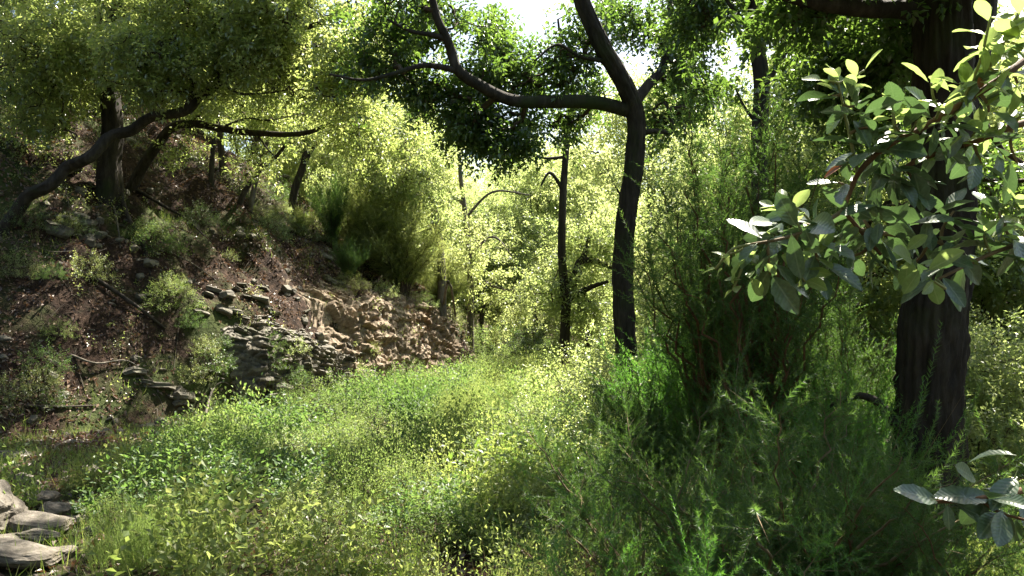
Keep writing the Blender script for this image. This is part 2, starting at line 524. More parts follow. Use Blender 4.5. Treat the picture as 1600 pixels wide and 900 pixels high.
def grow_twigs(nodes, c, maxd=1.1, r_tip=0.0055, r_pow=0.42):
    """joins every clump to the nearest branch or clump, thicker where more hang on it"""
    nodes = np.asarray(nodes)
    n0, N = len(nodes), len(c)
    d0 = np.min(np.linalg.norm(c[:, None] - nodes[None], axis=2), 1) if N * n0 < 4e6 else np.array([np.min(np.linalg.norm(nodes - p, axis=1)) for p in c])
    order = np.argsort(d0)
    pts = np.vstack([nodes, c[order]])
    par = np.full(N, -1)
    for k in range(N):
        p = pts[n0 + k]
        dd = np.linalg.norm(pts[:n0 + k] - p, axis=1)
        dd[n0:] *= 0.92
        par[k] = int(np.argmin(dd))
    cnt = np.ones(N)
    for k in range(N - 1, -1, -1):
        if par[k] >= n0:
            cnt[par[k] - n0] += cnt[k]
    parts = []
    axes = np.zeros((N, 3))
    for k in range(N):
        a, b = pts[par[k]], pts[n0 + k]
        L = np.linalg.norm(b - a)
        axes[k] = (b - a) / max(L, 1e-6)
        if L > maxd or L < 0.02:
            continue
        r1 = r_tip * cnt[k] ** r_pow
        m1 = a * .66 + b * .34 + rng.normal(0, .08, 3) * L
        m2 = a * .33 + b * .67 + rng.normal(0, .08, 3) * L
        parts.append(tube_tri(np.array([a, m1, m2, b]), r1 * 1.15, r1 * .85, 4 if r1 < .02 else 6, smooth_pts=False))
    inv = np.empty(N, int)
    inv[order] = np.arange(N)
    return (merge(parts) if parts else None), axes[inv]

def seen(c, pad=70):
    q = c - CAM
    z = q @ FWD
    px = 800 + F * q[:, 0] / np.maximum(z, .1)
    py = 450 - F * (q @ UPV) / np.maximum(z, .1)
    return (z > .3) & (px > -pad) & (px < 1600 + pad) & (py > -pad) & (py < 900 + pad)

def foliage(c, a, L, K, size, width, upn, base, sat=2, soft=1.0):
    """every clump with satellites round it; the part of a crown above the picture gets fewer, larger leaves"""
    V, Fs, A, off = [], [], [], 0
    v = seen(c)
    for sel, m, kk, sz in ((v, sat, K, size * 1.12), (~v, 1, max(K // 2, 8), size * 1.7)):
        if not sel.any():
            continue
        cc, aa = c[sel], a[sel]
        c2 = np.repeat(cc, m + 1, 0)
        a2 = np.repeat(aa, m + 1, 0)
        j = np.tile(np.arange(m + 1), len(cc)) > 0
        c2 = c2 + rng.normal(0, L * .62, c2.shape) * j[:, None]
        a2 = nrm(a2 + rng.normal(0, .6, a2.shape) * j[:, None])
        k = np.where(seen(c2, 0), open_sun(c2, soft * .85), open_sun(c2, 1.15)) & open_sky(c2)
        c2, a2 = c2[k], a2[k]
        vv, ff, at = leaves(c2 - a2 * L * .3, a2, L, kk, sz, width, upn=upn)
        V.append(vv - base); Fs.append(ff + off); A.append(at); off += len(vv)
    return np.vstack(V), np.vstack(Fs), False, np.concatenate(A)

def px_line(pts):
    return np.array([P(*p) for p in pts])

def tree(name, label, trunk, limbs, crown, leafmat, bark, K=26, size=.055, width=.5, L=.30, group=None, r=(.2, .1), sides=14,
         rough=.12, gate=-.3, drop=0, cat='tree', base_px=None, twigmat='twig', upn=1.0, soft=1.0, per=8, sat=2, furrow=0, sink=.45):
    t = px_line(trunk)
    b = t[0].copy()
    b[2] = gz(b[0], b[1]) - sink
    if t[0][2] - b[2] > .3:
        t = np.vstack([b, t])
    else:
        t[0] = b
    base = np.array([b[0], b[1], b[2] + sink])
    root = empty(name, base, label, cat, group)
    V, q, c = tube(t, r[0], r[1], sides, rough, per, seed=base[0] * 7, flare=.25, furrow=furrow)
    link('trunk', new_mesh('trunk', V - base, np.vstack([tri(q), c]), True), M[bark], root)
    nodes = [catmull(t, 5)[len(t) * 2:]]
    for pts, r0, r1 in limbs:
        l = px_line(pts)
        V, q, c = tube(l, r0, r1, 10 if r0 > .05 else 7, rough, 7, seed=l[0][0] * 5 + l[0][2])
        link('limb', new_mesh('limb', V - base, np.vstack([tri(q), c]), True), M[bark], root)
        nodes.append(catmull(l, 5))
    c, nv = cloud(crown, gate)
    k = np.where(seen(c, 0), open_sun(c, soft), open_sun(c, 1.25)) & open_sky(c) & (c[:, 2] > H(c[:, 0], c[:, 1]) + .15)
    c, nv = c[k], nv[k]
    tw, ax = grow_twigs(np.vstack(nodes), c)
    if tw is not None:
        tag(link('twigs', new_mesh('twigs', tw[0] - base, tw[1], True), M[twigmat], root), kind='stuff')
    a = nrm(ax * .8 + nv * .5 + rng.normal(0, .35, c.shape) + np.array([0, 0, .15 - drop]))
    tag(link('crown', new_mesh('crown', *foliage(c, a, L, K, size, width, upn, base, sat, soft)), M[leafmat], root), kind='stuff')
    return root

# ------------------------------------------------------------------ oaks by the track
tree('oak_tree', 'dark leaning oak with a long limb reaching over the track',
     [(985, 675, 11), (979, 560, 11), (973, 440, 11), (977, 350, 11), (990, 260, 11), (993, 180, 11), (972, 125, 10.9), (943, 75, 10.8), (915, 15, 10.7), (890, -60, 10.6), (868, -150, 10.5), (850, -260, 10.4)],
     [([(990, 175, 11), (930, 160, 10.9), (860, 159, 10.7), (800, 157, 10.5), (750, 134, 10.3), (716, 110, 10.2), (707, 85, 10.2), (698, 60, 10.1), (682, 25, 10.0), (670, -30, 9.9)], .10, .045),
      ([(716, 111, 10.2), (685, 104, 10.1), (655, 103, 10.0), (605, 118, 9.8), (565, 125, 9.7), (515, 116, 9.5)], .045, .012),
      ([(698, 60, 10.1), (672, 54, 10.0), (640, 48, 9.9), (605, 30, 9.8)], .04, .014),
      ([(992, 160, 11), (1015, 130, 11.2), (1036, 105, 11.4), (1044, 50, 11.5), (1048, -30, 11.6)], .08, .035),
      ([(1005, 207, 11), (1028, 205, 11.1), (1050, 206, 11.3), (1046, 175, 11.4), (1038, 160, 11.5)], .04, .018),
      ([(940, 95, 10.8), (905, 88, 10.6), (870, 70, 10.4), (835, 95, 10.2)], .035, .012),
      ([(893, -50, 10.6), (800, -120, 10.2), (700, -150, 9.9)], .08, .03),
      ([(880, -100, 10.6), (960, -170, 11), (1060, -220, 11.4)], .08, .03)],
     [(640, 30, 10.6, 75, 50, .8, 90), (700, 20, 10.8, 75, 50, .8, 90), (755, 90, 11.2, 60, 42, .8, 110), (775, 205, 11.0, 62, 42, .6, 120), (725, 175, 11.0, 45, 45, .5, 60),
      (835, 115, 11.3, 55, 32, .8, 90), (895, 105, 11.6, 60, 45, .8, 110), (920, 30, 11.4, 36, 40, .7, 45), (1050, 70, 12.0, 42, 90, .8, 120), (1045, 180, 11.9, 32, 28, .6, 35),
      (890, 190, 11.7, 50, 18, .5, 30), (590, 95, 10.4, 50, 35, .6, 40), (985, 45, 12.2, 55, 60, .8, 100), (858, 62, 12.0, 32, 26, .5, 40), (775, 55, 11.6, 22, 25, .5, 25), (1100, 150, 12.4, 40, 40, .7, 40), (1100, 20, 12.2, 40, 50, .7, 50), (950, 140, 12.2, 40, 40, .6, 45), (660, 140, 10.7, 45, 25, .5, 40),
      (780, -190, 10.2, 220, 100, 2.0, 240), (1000, -220, 11, 200, 110, 2.2, 240), (880, -340, 10.5, 260, 90, 2.4, 200)],
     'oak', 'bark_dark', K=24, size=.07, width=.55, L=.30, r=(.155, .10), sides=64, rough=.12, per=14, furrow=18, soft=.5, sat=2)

tree('oak_tree', 'slim oak forking low, standing where the track ends in sunlight',
     [(880, 608, 17), (882, 545, 17), (884, 470, 17), (878, 400, 17), (880, 300, 17), (886, 220, 17), (891, 170, 17), (880, 110, 17), (872, 30, 17)],
     [([(886, 468, 17), (900, 430, 17.1), (908, 408, 17.2), (930, 408, 17.3), (960, 420, 17.5)], .12, .05),
      ([(888, 466, 17), (925, 448, 16.8), (950, 440, 16.6)], .08, .03),
      ([(908, 410, 17.2), (918, 380, 17.3), (925, 330, 17.4)], .07, .025),
      ([(889, 225, 17), (865, 215, 16.9), (850, 195, 16.8)], .04, .015), ([(886, 245, 17), (850, 247, 16.8), (825, 235, 16.7)], .04, .015),
      ([(882, 300, 17), (860, 270, 16.9), (845, 290, 16.8)], .05, .02), ([(891, 175, 17), (910, 140, 17.2), (920, 90, 17.3)], .05, .02)],
     [(850, 325, 16.9, 85, 40, 1.2, 170), (900, 330, 17.2, 60, 50, 1, 100), (840, 390, 16.8, 65, 35, 1, 90), (890, 250, 17, 60, 50, 1, 80), (860, 440, 17, 45, 40, .8, 80), (930, 380, 17.4, 50, 35, .9, 80),
      (870, 140, 17, 90, 70, 1.4, 190), (830, 240, 17.2, 60, 50, 1.2, 90), (875, 20, 17, 120, 70, 1.6, 120), (915, 480, 17.2, 40, 40, .7, 50), (800, 345, 16.7, 60, 40, 1, 90)],
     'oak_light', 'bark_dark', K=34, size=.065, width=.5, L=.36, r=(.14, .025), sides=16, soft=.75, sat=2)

tree('oak_tree', 'thick dark oak trunk with furrowed bark beside the heather',
     [(1447, 790, 5.4), (1449, 700, 5.4), (1452, 600, 5.4), (1459, 500, 5.4), (1470, 390, 5.4), (1476, 250, 5.4), (1474, 120, 5.4), (1470, 0, 5.4), (1462, -150, 5.4), (1450, -350, 5.4)],
     [([(1478, 40, 5.4), (1420, 16, 5.35), (1360, 14, 5.3), (1300, 8, 5.25), (1235, -6, 5.2), (1150, -40, 5.1)], .075, .035),
      ([(1480, 300, 5.4), (1510, 180, 5.5), (1530, 60, 5.6), (1545, -60, 5.7), (1560, -200, 5.8)], .10, .07),
      ([(1402, 665, 5.4), (1375, 632, 5.45), (1345, 618, 5.5), (1310, 628, 5.6), (1280, 650, 5.7)], .035, .014),
      ([(1470, -40, 5.4), (1600, -150, 5.0), (1720, -230, 4.6)], .08, .03), ([(1465, -100, 5.4), (1300, -220, 4.8), (1150, -330, 4.2)], .09, .03),
      ([(1455, -250, 5.4), (1500, -480, 4.6), (1480, -700, 4.0)], .09, .03)],
     [(1370, 60, 6.2, 80, 50, .8, 90), (1340, 130, 6.6, 75, 50, .8, 90), (1400, 200, 6.8, 60, 50, .7, 60), (1270, 20, 5.6, 60, 35, .6, 40), (1560, 90, 6.2, 50, 90, .7, 60), (1560, 250, 6.5, 50, 80, .7, 60),
      (1400, -260, 4.9, 360, 170, 1.6, 340), (1650, -250, 4.7, 200, 160, 1.4, 120), (1200, -400, 4.4, 300, 160, 1.5, 260), (1500, -700, 4.0, 420, 260, 1.6, 420), (1050, -330, 5.6, 160, 100, 1.2, 90)],
     'oak', 'bark_dark', K=26, size=.06, width=.55, L=.26, r=(.225, .165), sides=96, rough=.12, per=18, furrow=26, soft=.7)

tree('oak_tree', 'slender straight trunk standing behind the tall dark heath',
     [(1200, 620, 9), (1196, 500, 9), (1190, 400, 9), (1187, 300, 9), (1186, 220, 9), (1190, 130, 9), (1182, 60, 9), (1178, -60, 9)],
     [([(1190, 140, 9), (1215, 100, 9.1), (1240, 60, 9.2), (1262, 20, 9.3)], .045, .02), ([(1190, 200, 9), (1165, 170, 9), (1150, 140, 9.1)], .025, .01), ([(1182, 60, 9), (1150, 20, 8.9), (1120, -20, 8.8)], .04, .015)],
     [(1240, 30, 9.2, 60, 40, .7, 60), (1110, 10, 8.9, 50, 40, .6, 50), (1180, -90, 9, 170, 70, 1.3, 160), (1085, 60, 9.4, 30, 60, .5, 40)],
     'oak', 'bark_dark', K=26, size=.06, width=.55, r=(.10, .085), sides=14)

# ------------------------------------------------------------------ trees on the bank
def bank_depth(px, py):
    return G(px, py)[1]
d1, d2, d3, d4 = bank_depth(172, 300), bank_depth(2, 372), bank_depth(203, 302), bank_depth(456, 335)
tree('bank_tree', 'thickest upright trunk on the shaded bank, hung with leaves',
     [(172, 300, d1), (171, 250, d1), (176, 205, d1), (172, 150, d1), (165, 80, d1), (160, 0, d1), (150, -90, d1)],
     [([(163, 60, d1), (190, 12, d1 - .5), (240, 21, d1 - 1.0), (330, 50, d1 - 1.6), (400, 66, d1 - 2), (480, 72, d1 - 2.3), (560, 62, d1 - 2.6)], .085, .018),
      ([(400, 66, d1 - 2), (440, 60, d1 - 2.2), (480, 40, d1 - 2.4), (540, 40, d1 - 2.6)], .03, .01), ([(330, 50, d1 - 1.6), (345, 85, d1 - 1.6), (365, 110, d1 - 1.5)], .02, .008),
      ([(168, 110, d1), (110, 85, d1 - .4), (60, 75, d1 - .8), (-20, 40, d1 - 1)], .07, .025), ([(162, 30, d1), (230, -60, d1 - .5), (330, -120, d1 - 1)], .09, .03)],
     [(90, 90, d1 - .6, 110, 70, 1.6, 300), (40, 165, d1 - .7, 70, 45, 1.0, 100), (200, 60, d1 - .8, 110, 60, 1.4, 240), (330, 30, d1 - 1.5, 100, 45, 1.2, 190), (450, 50, d1 - 2.2, 110, 50, 1.2, 200), (100, 205, d1 - 1, 35, 22, .5, 22),
      (250, -90, d1 - 1, 330, 80, 2.6, 400), (480, -260, d1 + 1, 420, 120, 3.0, 300), (560, 70, d1 - 2.6, 70, 55, 1, 110)],  # the crown masses above the view are added to shade the bank
     'slope', 'bark_dark', K=18, size=.08, width=.5, L=.34, r=(.24, .13), sides=40, rough=.16, furrow=14)
tree('bank_tree', 'crooked trunk leaning in from the edge across the dark bank',
     [(-8, 380, d2), (22, 338, d2), (45, 306, d2), (78, 290, d2), (105, 262, d2 + .1), (140, 246, d2), (172, 214, d2 + .2), (205, 204, d2 + .3), (235, 184, d2 + .3), (290, 173, d2 + .3), (310, 152, d2 + .4), (328, 141, d2 + .3), (358, 112, d2 + .3), (388, 84, d2 + .2), (415, 40, d2), (440, -40, d2)],
     [([(345, 125, d2 + .3), (370, 145, d2 + .1), (410, 146, d2), (470, 140, d2 - .1), (530, 150, d2 - .2)], .025, .008), ([(290, 172, d2 + .3), (300, 130, d2 + .2), (285, 90, d2), (270, 50, d2)], .05, .016),
      ([(390, 82, d2 + .2), (440, 55, d2), (500, 35, d2 - .3), (560, -10, d2 - .5)], .06, .02), ([(345, 120, d2 + .3), (330, 70, d2 + .2), (340, 20, d2)], .04, .015)],
     [(250, 110, d2 + .4, 90, 55, 1.1, 190), (340, 110, d2 + .6, 90, 50, 1, 170), (450, 110, d2, 80, 45, 1, 150), (540, 130, d2 - .3, 60, 50, .8, 110), (430, 20, d2 - .2, 110, 50, 1.2, 160), 
      (420, -100, d2, 260, 80, 2.2, 150), (100, -260, d2 + 1, 420, 140, 3, 160)],
     'slope', 'bark_dark', K=18, size=.076, width=.5, L=.32, r=(.11, .06), sides=32, rough=.16, furrow=12)
tree('bank_tree', 'forked trunk carrying a long level limb over the bank',
     [(203, 303, d3), (222, 262, d3), (245, 228, d3), (268, 200, d3 - .1), (300, 193, d3 - .3), (345, 201, d3 - .6), (400, 208, d3 - .9), (468, 209, d3 - 1.2), (508, 196, d3 - 1.4), (548, 168, d3 - 1.6)],
     [([(275, 197, d3 - .1), (285, 160, d3), (300, 110, d3 + .2)], .07, .03), ([(345, 200, d3 - .6), (385, 185, d3 - .8), (420, 188, d3 - .9), (470, 178, d3 - 1)], .025, .008), ([(400, 208, d3 - .9), (420, 235, d3 - .9), (440, 255, d3 - .9)], .02, .007),
      ([(508, 196, d3 - 1.4), (540, 195, d3 - 1.5), (590, 212, d3 - 1.6), (640, 250, d3 - 1.7)], .03, .01)],
     [(420, 165, d3 - .8, 90, 35, .9, 140), (540, 170, d3 - 1.5, 70, 45, .9, 120), (600, 220, d3 - 1.6, 70, 45, .8, 120), (340, 165, d3 - .3, 60, 30, .7, 80), (285, 245, d3 - .2, 20, 14, .3, 9), (400, 250, d3 - .7, 50, 22, .7, 22)],
     'slope', 'bark_dark', K=20, size=.07, width=.5, L=.32, r=(.13, .03), sides=24, rough=.14, furrow=10)
tree('bank_tree', 'black slim trunk forking above the bank, near the olive heath',
     [(452, 340, d4), (460, 300, d4), (474, 258, d4), (479, 225, d4), (480, 190, d4), (490, 140, d4), (495, 80, d4)],
     [([(474, 258, d4), (492, 228, d4 - .1), (518, 208, d4 - .2), (555, 207, d4 - .3), (600, 214, d4 - .4), (660, 240, d4 - .5)], .06, .02),
      ([(545, 208, d4 - .3), (570, 235, d4 - .3), (590, 244, d4 - .3), (620, 235, d4 - .4)], .025, .01), ([(480, 200, d4), (520, 160, d4 - .1), (560, 120, d4 - .2)], .035, .012)],
     [(520, 150, d4, 90, 60, 1, 150), (600, 260, d4 - .3, 90, 45, .9, 150), (560, 80, d4, 120, 60, 1.2, 180), (450, 190, d4 + .5, 60, 40, .8, 70), (640, 190, d4, 60, 60, 1, 130), (520, 280, d4 + .2, 50, 30, .6, 50), (430, -70, 17.0, 230, 90, 2.6, 260), (250, -60, 15.5, 200, 80, 2.4, 170), (560, -120, 18.5, 180, 90, 2.4, 220)],  # last leaf masses, above the view towards the sun, added to shade the bank
     'oak_light', 'bark_dark', K=32, size=.055, width=.5, L=.32, r=(.11, .05), sides=14)
for pts, lab in (([(330, 305), (331, 260), (335, 215), (345, 170), (350, 110)], 'thin dark sapling between the level limb and the bank crest'),
                 ([(388, 335), (398, 290), (412, 240), (426, 190), (430, 130)], 'pale thin sapling left of the black slim trunk'),
                 ([(365, 330), (385, 295), (410, 262), (440, 235), (480, 170)], 'slanting thin sapling leaning toward the black slim trunk')):
    dd = bank_depth(*pts[0]) + .2
    a = pts[-1]
    tree('sapling', lab, [(x, y, dd) for x, y in pts], [([(pts[2][0], pts[2][1], dd), (pts[2][0] - 25, pts[2][1] - 35, dd), (pts[2][0] - 30, pts[2][1] - 80, dd)], .025, .01)],
         [(a[0], a[1], dd, 60, 50, .9, 90), (a[0] - 20, a[1] + 60, dd, 45, 25, .5, 25)], 'slope', 'bark_grey' if 'pale' in lab else 'bark_dark', K=30, size=.05, width=.5, L=.3, r=(.065, .03), sides=10)

# ------------------------------------------------------------------ sunlit small trees over the end of the bank and beyond
tree('sunlit_tree', 'yellow-green small tree spilling over the end of the rock bank',
     [(735, 520, 24.0), (735, 440, 24), (730, 360, 23.8), (720, 280, 23.5), (715, 200, 23.5)], [([(732, 400, 24), (770, 370, 23.6), (800, 400, 23.2)], .05, .02), ([(725, 320, 23.7), (680, 280, 23), (640, 260, 22.5)], .05, .02), ([(728, 340, 23.8), (770, 300, 23.4), (830, 305, 23)], .05, .02)],
     [(740, 400, 23.6, 70, 70, 1.4, 240), (790, 470, 23.2, 38, 60, 1, 160), (720, 300, 23.4, 90, 70, 1.6, 240), (680, 240, 22.8, 70, 60, 1.4, 160), (770, 320, 23.4, 60, 50, 1.2, 120), (700, 160, 23, 80, 50, 1.4, 120)],
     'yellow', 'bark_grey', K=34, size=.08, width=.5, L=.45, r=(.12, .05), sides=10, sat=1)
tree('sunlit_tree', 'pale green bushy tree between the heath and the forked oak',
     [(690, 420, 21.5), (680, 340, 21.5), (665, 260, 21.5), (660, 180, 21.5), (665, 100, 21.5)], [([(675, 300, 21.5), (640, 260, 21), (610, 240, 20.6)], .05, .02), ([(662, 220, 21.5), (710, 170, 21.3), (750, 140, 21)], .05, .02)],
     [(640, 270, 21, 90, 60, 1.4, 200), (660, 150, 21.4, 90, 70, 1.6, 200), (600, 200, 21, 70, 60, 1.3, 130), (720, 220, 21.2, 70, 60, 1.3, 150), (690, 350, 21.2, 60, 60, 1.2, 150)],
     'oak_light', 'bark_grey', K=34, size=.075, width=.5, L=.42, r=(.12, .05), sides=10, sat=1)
# ------------------------------------------------------------------ generic background trees (one of each kind built, then copied)
def generic_tree(h, rad, n, K, size, seed, mat, multi=1):
    rs = np.random.default_rng(seed)
    tr, nodes = [], []
    for s in range(multi):
        lean = rs.normal(0, .10, 2) * h
        pts = [np.array([0, 0, -.2]), np.array([lean[0] * .2, lean[1] * .2, h * .25]), np.array([lean[0] * .6, lean[1] * .6, h * .5]), np.array([lean[0], lean[1], h * .85])]
        tr.append(tube_tri(np.array(pts), .02 * h + .02, .012, 8, .1, 6))
        nodes.append(catmull(pts, 8)[7:])
    nb = 9
    cents = []
    for k in range(nb):
        a = k * 2.4 + rs.uniform(0, 1)
        z = h * (.38 + .55 * k / (nb - 1))
        rr = rad * (.75 if k < nb - 2 else .3) * rs.uniform(.6, 1.1)
        cents.append([math.cos(a) * rr, math.sin(a) * rr, z, rad * rs.uniform(.35, .6)])
    cents.append([0, 0, h * .92, rad * .45])
    c = []
    for x, y, z, r in cents:
        v = nrm(rs.normal(0, 1, (n // len(cents), 3)))
        c.append(np.array([x, y, z]) + v * (rs.random((len(v), 1)) ** .4) * r * np.array([1.1, 1.1, .8]))
        s0 = np.array([0, 0, z * .7])
        e = np.array([x, y, z])
        l = np.array([s0, s0 * .5 + e * .5 + np.array([0, 0, -.05 * h]), e])
        tr.append(tube_tri(l, .008 * h, .012, 6, 0, 5))
        nodes.append(catmull(l, 5)[2:])
    c = np.vstack(c)
    tw, ax = grow_twigs(np.vstack(nodes), c, 3, .006)
    a = nrm(ax + rs.normal(0, .4, c.shape) + np.array([0, 0, .1]))
    c2 = np.repeat(c, 3, 0) + rs.normal(0, .28, (3 * len(c), 3))
    V, Ft, at = leaves(c2, nrm(np.repeat(a, 3, 0) + rs.normal(0, .5, c2.shape)), .45, K, size, .5)
    mt, mw, mc = new_mesh('trunk', *merge(tr), True), new_mesh('twigs', *tw, True), new_mesh('crown', V, Ft, False, at)
    mt.materials.append(M['bark_oak']); mw.materials.append(M['twig']); mc.materials.append(M[mat])
    return mt, mw, mc

KIND = [generic_tree(9, 2.6, 620, 30, .10, 3, 'oak_light', 2), generic_tree(7.5, 2.4, 560, 30, .095, 5, 'slope', 1), generic_tree(5, 2.0, 460, 30, .085, 8, 'yellow', 3), generic_tree(10, 3.0, 640, 30, .10, 11, 'oak', 1)]
def zone(x, y, kind, sc):
    px = 800 + F * x / y
    size = 'small' if sc < .75 else ('tall' if sc > .95 else 'leafy')
    return px, size
def put_tree(kind, x, y, s, rz, label, group, mat=None, name='background_tree', sink=0.0):
    z = gz(x, y) - sink
    e = empty(name, (x, y, z), label, 'tree', group)
    e.rotation_euler = (0, 0, rz)
    e.scale = (s, s, s)
    for nm, me in zip(('trunk', 'twigs', 'crown'), KIND[kind]):
        o = link(nm, me, None, e)
        if nm != 'trunk': o['kind'] = 'stuff'
        if nm == 'crown' and mat:
            o.material_slots[0].link = 'OBJECT'
            o.material_slots[0].material = M[mat]
    return e

HILL = [(1, -7.2, 19.5, .55), (1, -10.5, 17.5, .6), (3, -14, 23, .8), (0, -11, 24, .9), (1, -21, 22, 1.), (2, -12.5, 16.5, .7), (0, -8.6, 30, 1.), (3, -14, 30, 1.1), (1, -6.0, 25.5, .7), (0, -9.5, 21, .75), (1, -13, 20, .8), (1, -16.5, 18, .9), (2, -8, 24, .9), (0, -6.5, 27.5, .8), (1, -12, 27, .9), (0, -18, 25, 1.0), (3, -23, 24, .9), (1, -10, 34, 1.), (0, -16, 33, 1.1), (2, -5.2, 23.5, .55), (1, -20, 19, .8)]
for k, (kd, x, y, s) in enumerate(HILL):
    px, size = zone(x, y, kd, s)
    where = 'beyond the thickest bank trunk' if px < 230 else 'above the long level limb' if px < 360 else 'behind the black slim trunk' if px < 500 else 'behind the olive heaths'
    put_tree(kd, x, y, s, k * 1.9, ('far ' if y > 25 else '') + size + ' tree up the hillside ' + where, 'trees higher up the hillside', ['oak_light', 'slope', 'yellow'][k % 3])
END = [(1, -1.2, 29, .8, 'oak_light'), (3, 3.0, 45, 1.6, 'oak_light'), (3, -9, 46, 1.6, 'yellow'), (0, 9, 45, 1.6, 'oak_light'), (0, -3.5, 36, 1.0, 'yellow'), (1, 1.0, 31, 1.0, 'oak_light'), (0, 3.6, 33, 1.15, 'yellow'), (2, -0.8, 33.5, 1.1, 'yellow'), (0, 0.5, 40, 1.4, 'oak_light'), (1, 6, 36, 1.3, 'oak_light'), (3, -5, 42, 1.3, 'yellow'), (2, 2.6, 27, .8, 'oak_light'), (1, -2.6, 31.5, .75, 'oak_light')]
for k, (kd, x, y, s, m) in enumerate(END):
    px, size = zone(x, y, kd, s)
    where = 'behind the end of the rock bank' if px < 760 else 'over the end of the track' if px < 850 else 'behind the forked oak' if px < 930 else 'behind the leaning oak'
    put_tree(kd, x, y, s, k * 2.3 + 1, ('far ' if y > 38 else '') + size + (' yellow-green' if m == 'yellow' else ' pale green') + ' sunlit tree ' + where, 'sunlit trees beyond the end of the track', m)
DOWN = [(1, 4.2, 24, 1.2, 'yellow'), (3, 6.8, 28, .75, 'oak_light'), (0, 5.8, 13, 1.0, 'oak_light'), (1, 8.3, 13.5, 1.15, 'slope'), (1, 4.6, 15, .85, 'oak_light'), (2, 3.6, 12.2, .8, 'oak_light'), (0, 7.5, 17, .9, 'oak_light'), (1, 7.0, 11.5, .75, 'oak_light'), (0, 10.5, 13, .9, 'oak_light'), (2, 5.4, 20, 1.1, 'yellow'), (1, 9, 22, 1.1, 'oak_light'),
        (0, 13, 19, 1.1, 'slope'), (3, 16, 26, 1.2, 'oak_light'), (2, 5.2, 9.0, .6, 'oak_light'), (1, 12, 30, 1.3, 'yellow')]
for k, (kd, x, y, s, m) in enumerate(DOWN):
    px, size = zone(x, y, kd, s)
    where = 'behind the leaning oak' if px < 1080 else 'behind the slender trunk' if px < 1230 else 'between slender trunk and thick oak' if px < 1400 else 'beyond the thick oak'
    put_tree(kd, x, y, s, k * 1.3 + .4, ('far ' if y > 18 else '') + size + (' yellow-green' if m == 'yellow' else ' dark' if m == 'slope' else ' green') + ' tree on the falling slope ' + where, 'trees on the slope below the track', m, sink=.1)

for k, (kd, x, y, sc) in enumerate(((3, -3.5, -3.5, 1.0), (1, -7.5, -1.0, 1.1), (0, 0.3, -7.5, 1.2), (3, -10.5, 4.0, 1.0), (0, 8.5, 5.0, 1.0), (1, 7.5, -6, 1.2), (3, -8, -8, 1.2))):  # unseen oaks added around the camera to block open sky and darken shade
    put_tree(kd, x, y, sc, k * 1.7, 'unseen oak added around the viewpoint to deepen the shade', 'trees behind the viewpoint', 'oak')
# ------------------------------------------------------------------ heath shrubs
def heath(h, spread, nst, nsh, nl, nw, step, seed, shoot=(.12, .3), lean=(0, 0), droop=0.0, low=.25, loose=0):
    rs = np.random.default_rng(seed)
    st, B, D, Ln = [], [], [], []
    for s in range(nst):
        a = rs.uniform(0, 6.28)
        rr = spread * math.sqrt(rs.uniform(.02, 1))
        hh = h * rs.uniform(.65, 1.05) * (1 - .25 * (rr / spread) ** 2)
        top = np.array([math.cos(a) * rr + lean[0], math.sin(a) * rr + lean[1], hh])
        b = np.array([math.cos(a), math.sin(a), 0]) * rs.uniform(0, .12) * spread
        pts = catmull([b - np.array([0, 0, .08]), b * .6 + top * .3 * np.array([.6, .6, 1.2]), b * .3 + top * .65 * np.array([.85, .85, 1.05]), top], 6)
        pts = pts + rs.normal(0, .012 * h, pts.shape) * np.linspace(0, 1, len(pts))[:, None]
        r0 = (.006 + .003 * loose) * h * rs.uniform(.6, 1.3) + .003
        st.append(tube_tri(pts, r0, .0018, 5, smooth_pts=False))
        t = rs.uniform(low, 1, nsh) ** .8
        i = t * (len(pts) - 1)
        k = np.minimum(i.astype(int), len(pts) - 2)
        f = (i - k)[:, None]
        pos = pts[k] * (1 - f) + pts[k + 1] * f
        tan = nrm(pts[k + 1] - pts[k])
        rad = rs.normal(0, 1, (nsh, 3))
        rad = nrm(rad - (rad * tan).sum(1, keepdims=True) * tan)
        B.append(pos)
        D.append(nrm(tan * (.75 - loose * .3) + rad * (.75 + loose * .4) + np.array([0, 0, .45 - droop])))
        Ln.append(rs.uniform(*shoot, nsh) * (1.15 - .5 * t))
        B.append(pts[-1:]); D.append(tan[-1:]); Ln.append(np.array([shoot[1]]))
    B, D, Ln = np.vstack(B), np.vstack(D), np.concatenate(Ln)
    m = np.maximum((Ln / step).astype(int), 3)
    idx = np.repeat(np.arange(len(B)), m)
    t = np.concatenate([np.linspace(0, 1, q) for q in m])
    bend = nrm(rs.normal(0, 1, (len(B), 3)) + np.array([0, 0, .8 - 2 * droop]))
    pos = B[idx] + D[idx] * (t * Ln[idx])[:, None] + bend[idx] * (t ** 2 * Ln[idx] * .35)[:, None]
    dd = nrm(D[idx] + bend[idx] * (t * .7)[:, None])
    rad = rs.normal(0, 1, pos.shape)
    rad = nrm(rad - (rad * dd).sum(1, keepdims=True) * dd)
    V, Ft = blades(pos, dd * .75 + rad * .8, nl * (1.1 - .45 * t), nw)
    at = np.repeat(rs.uniform(0, 1, len(B)), m) * .6 + .35 * t ** 2 + rs.uniform(0, .15, len(t))
    # shoot axes
    V2, F2 = blades(B, D, Ln, .003)
    s = merge(st + [(V2, F2)])
    return new_mesh('stems', s[0], s[1], True), new_mesh('foliage', V, Ft, False, np.clip(at, 0, 1))

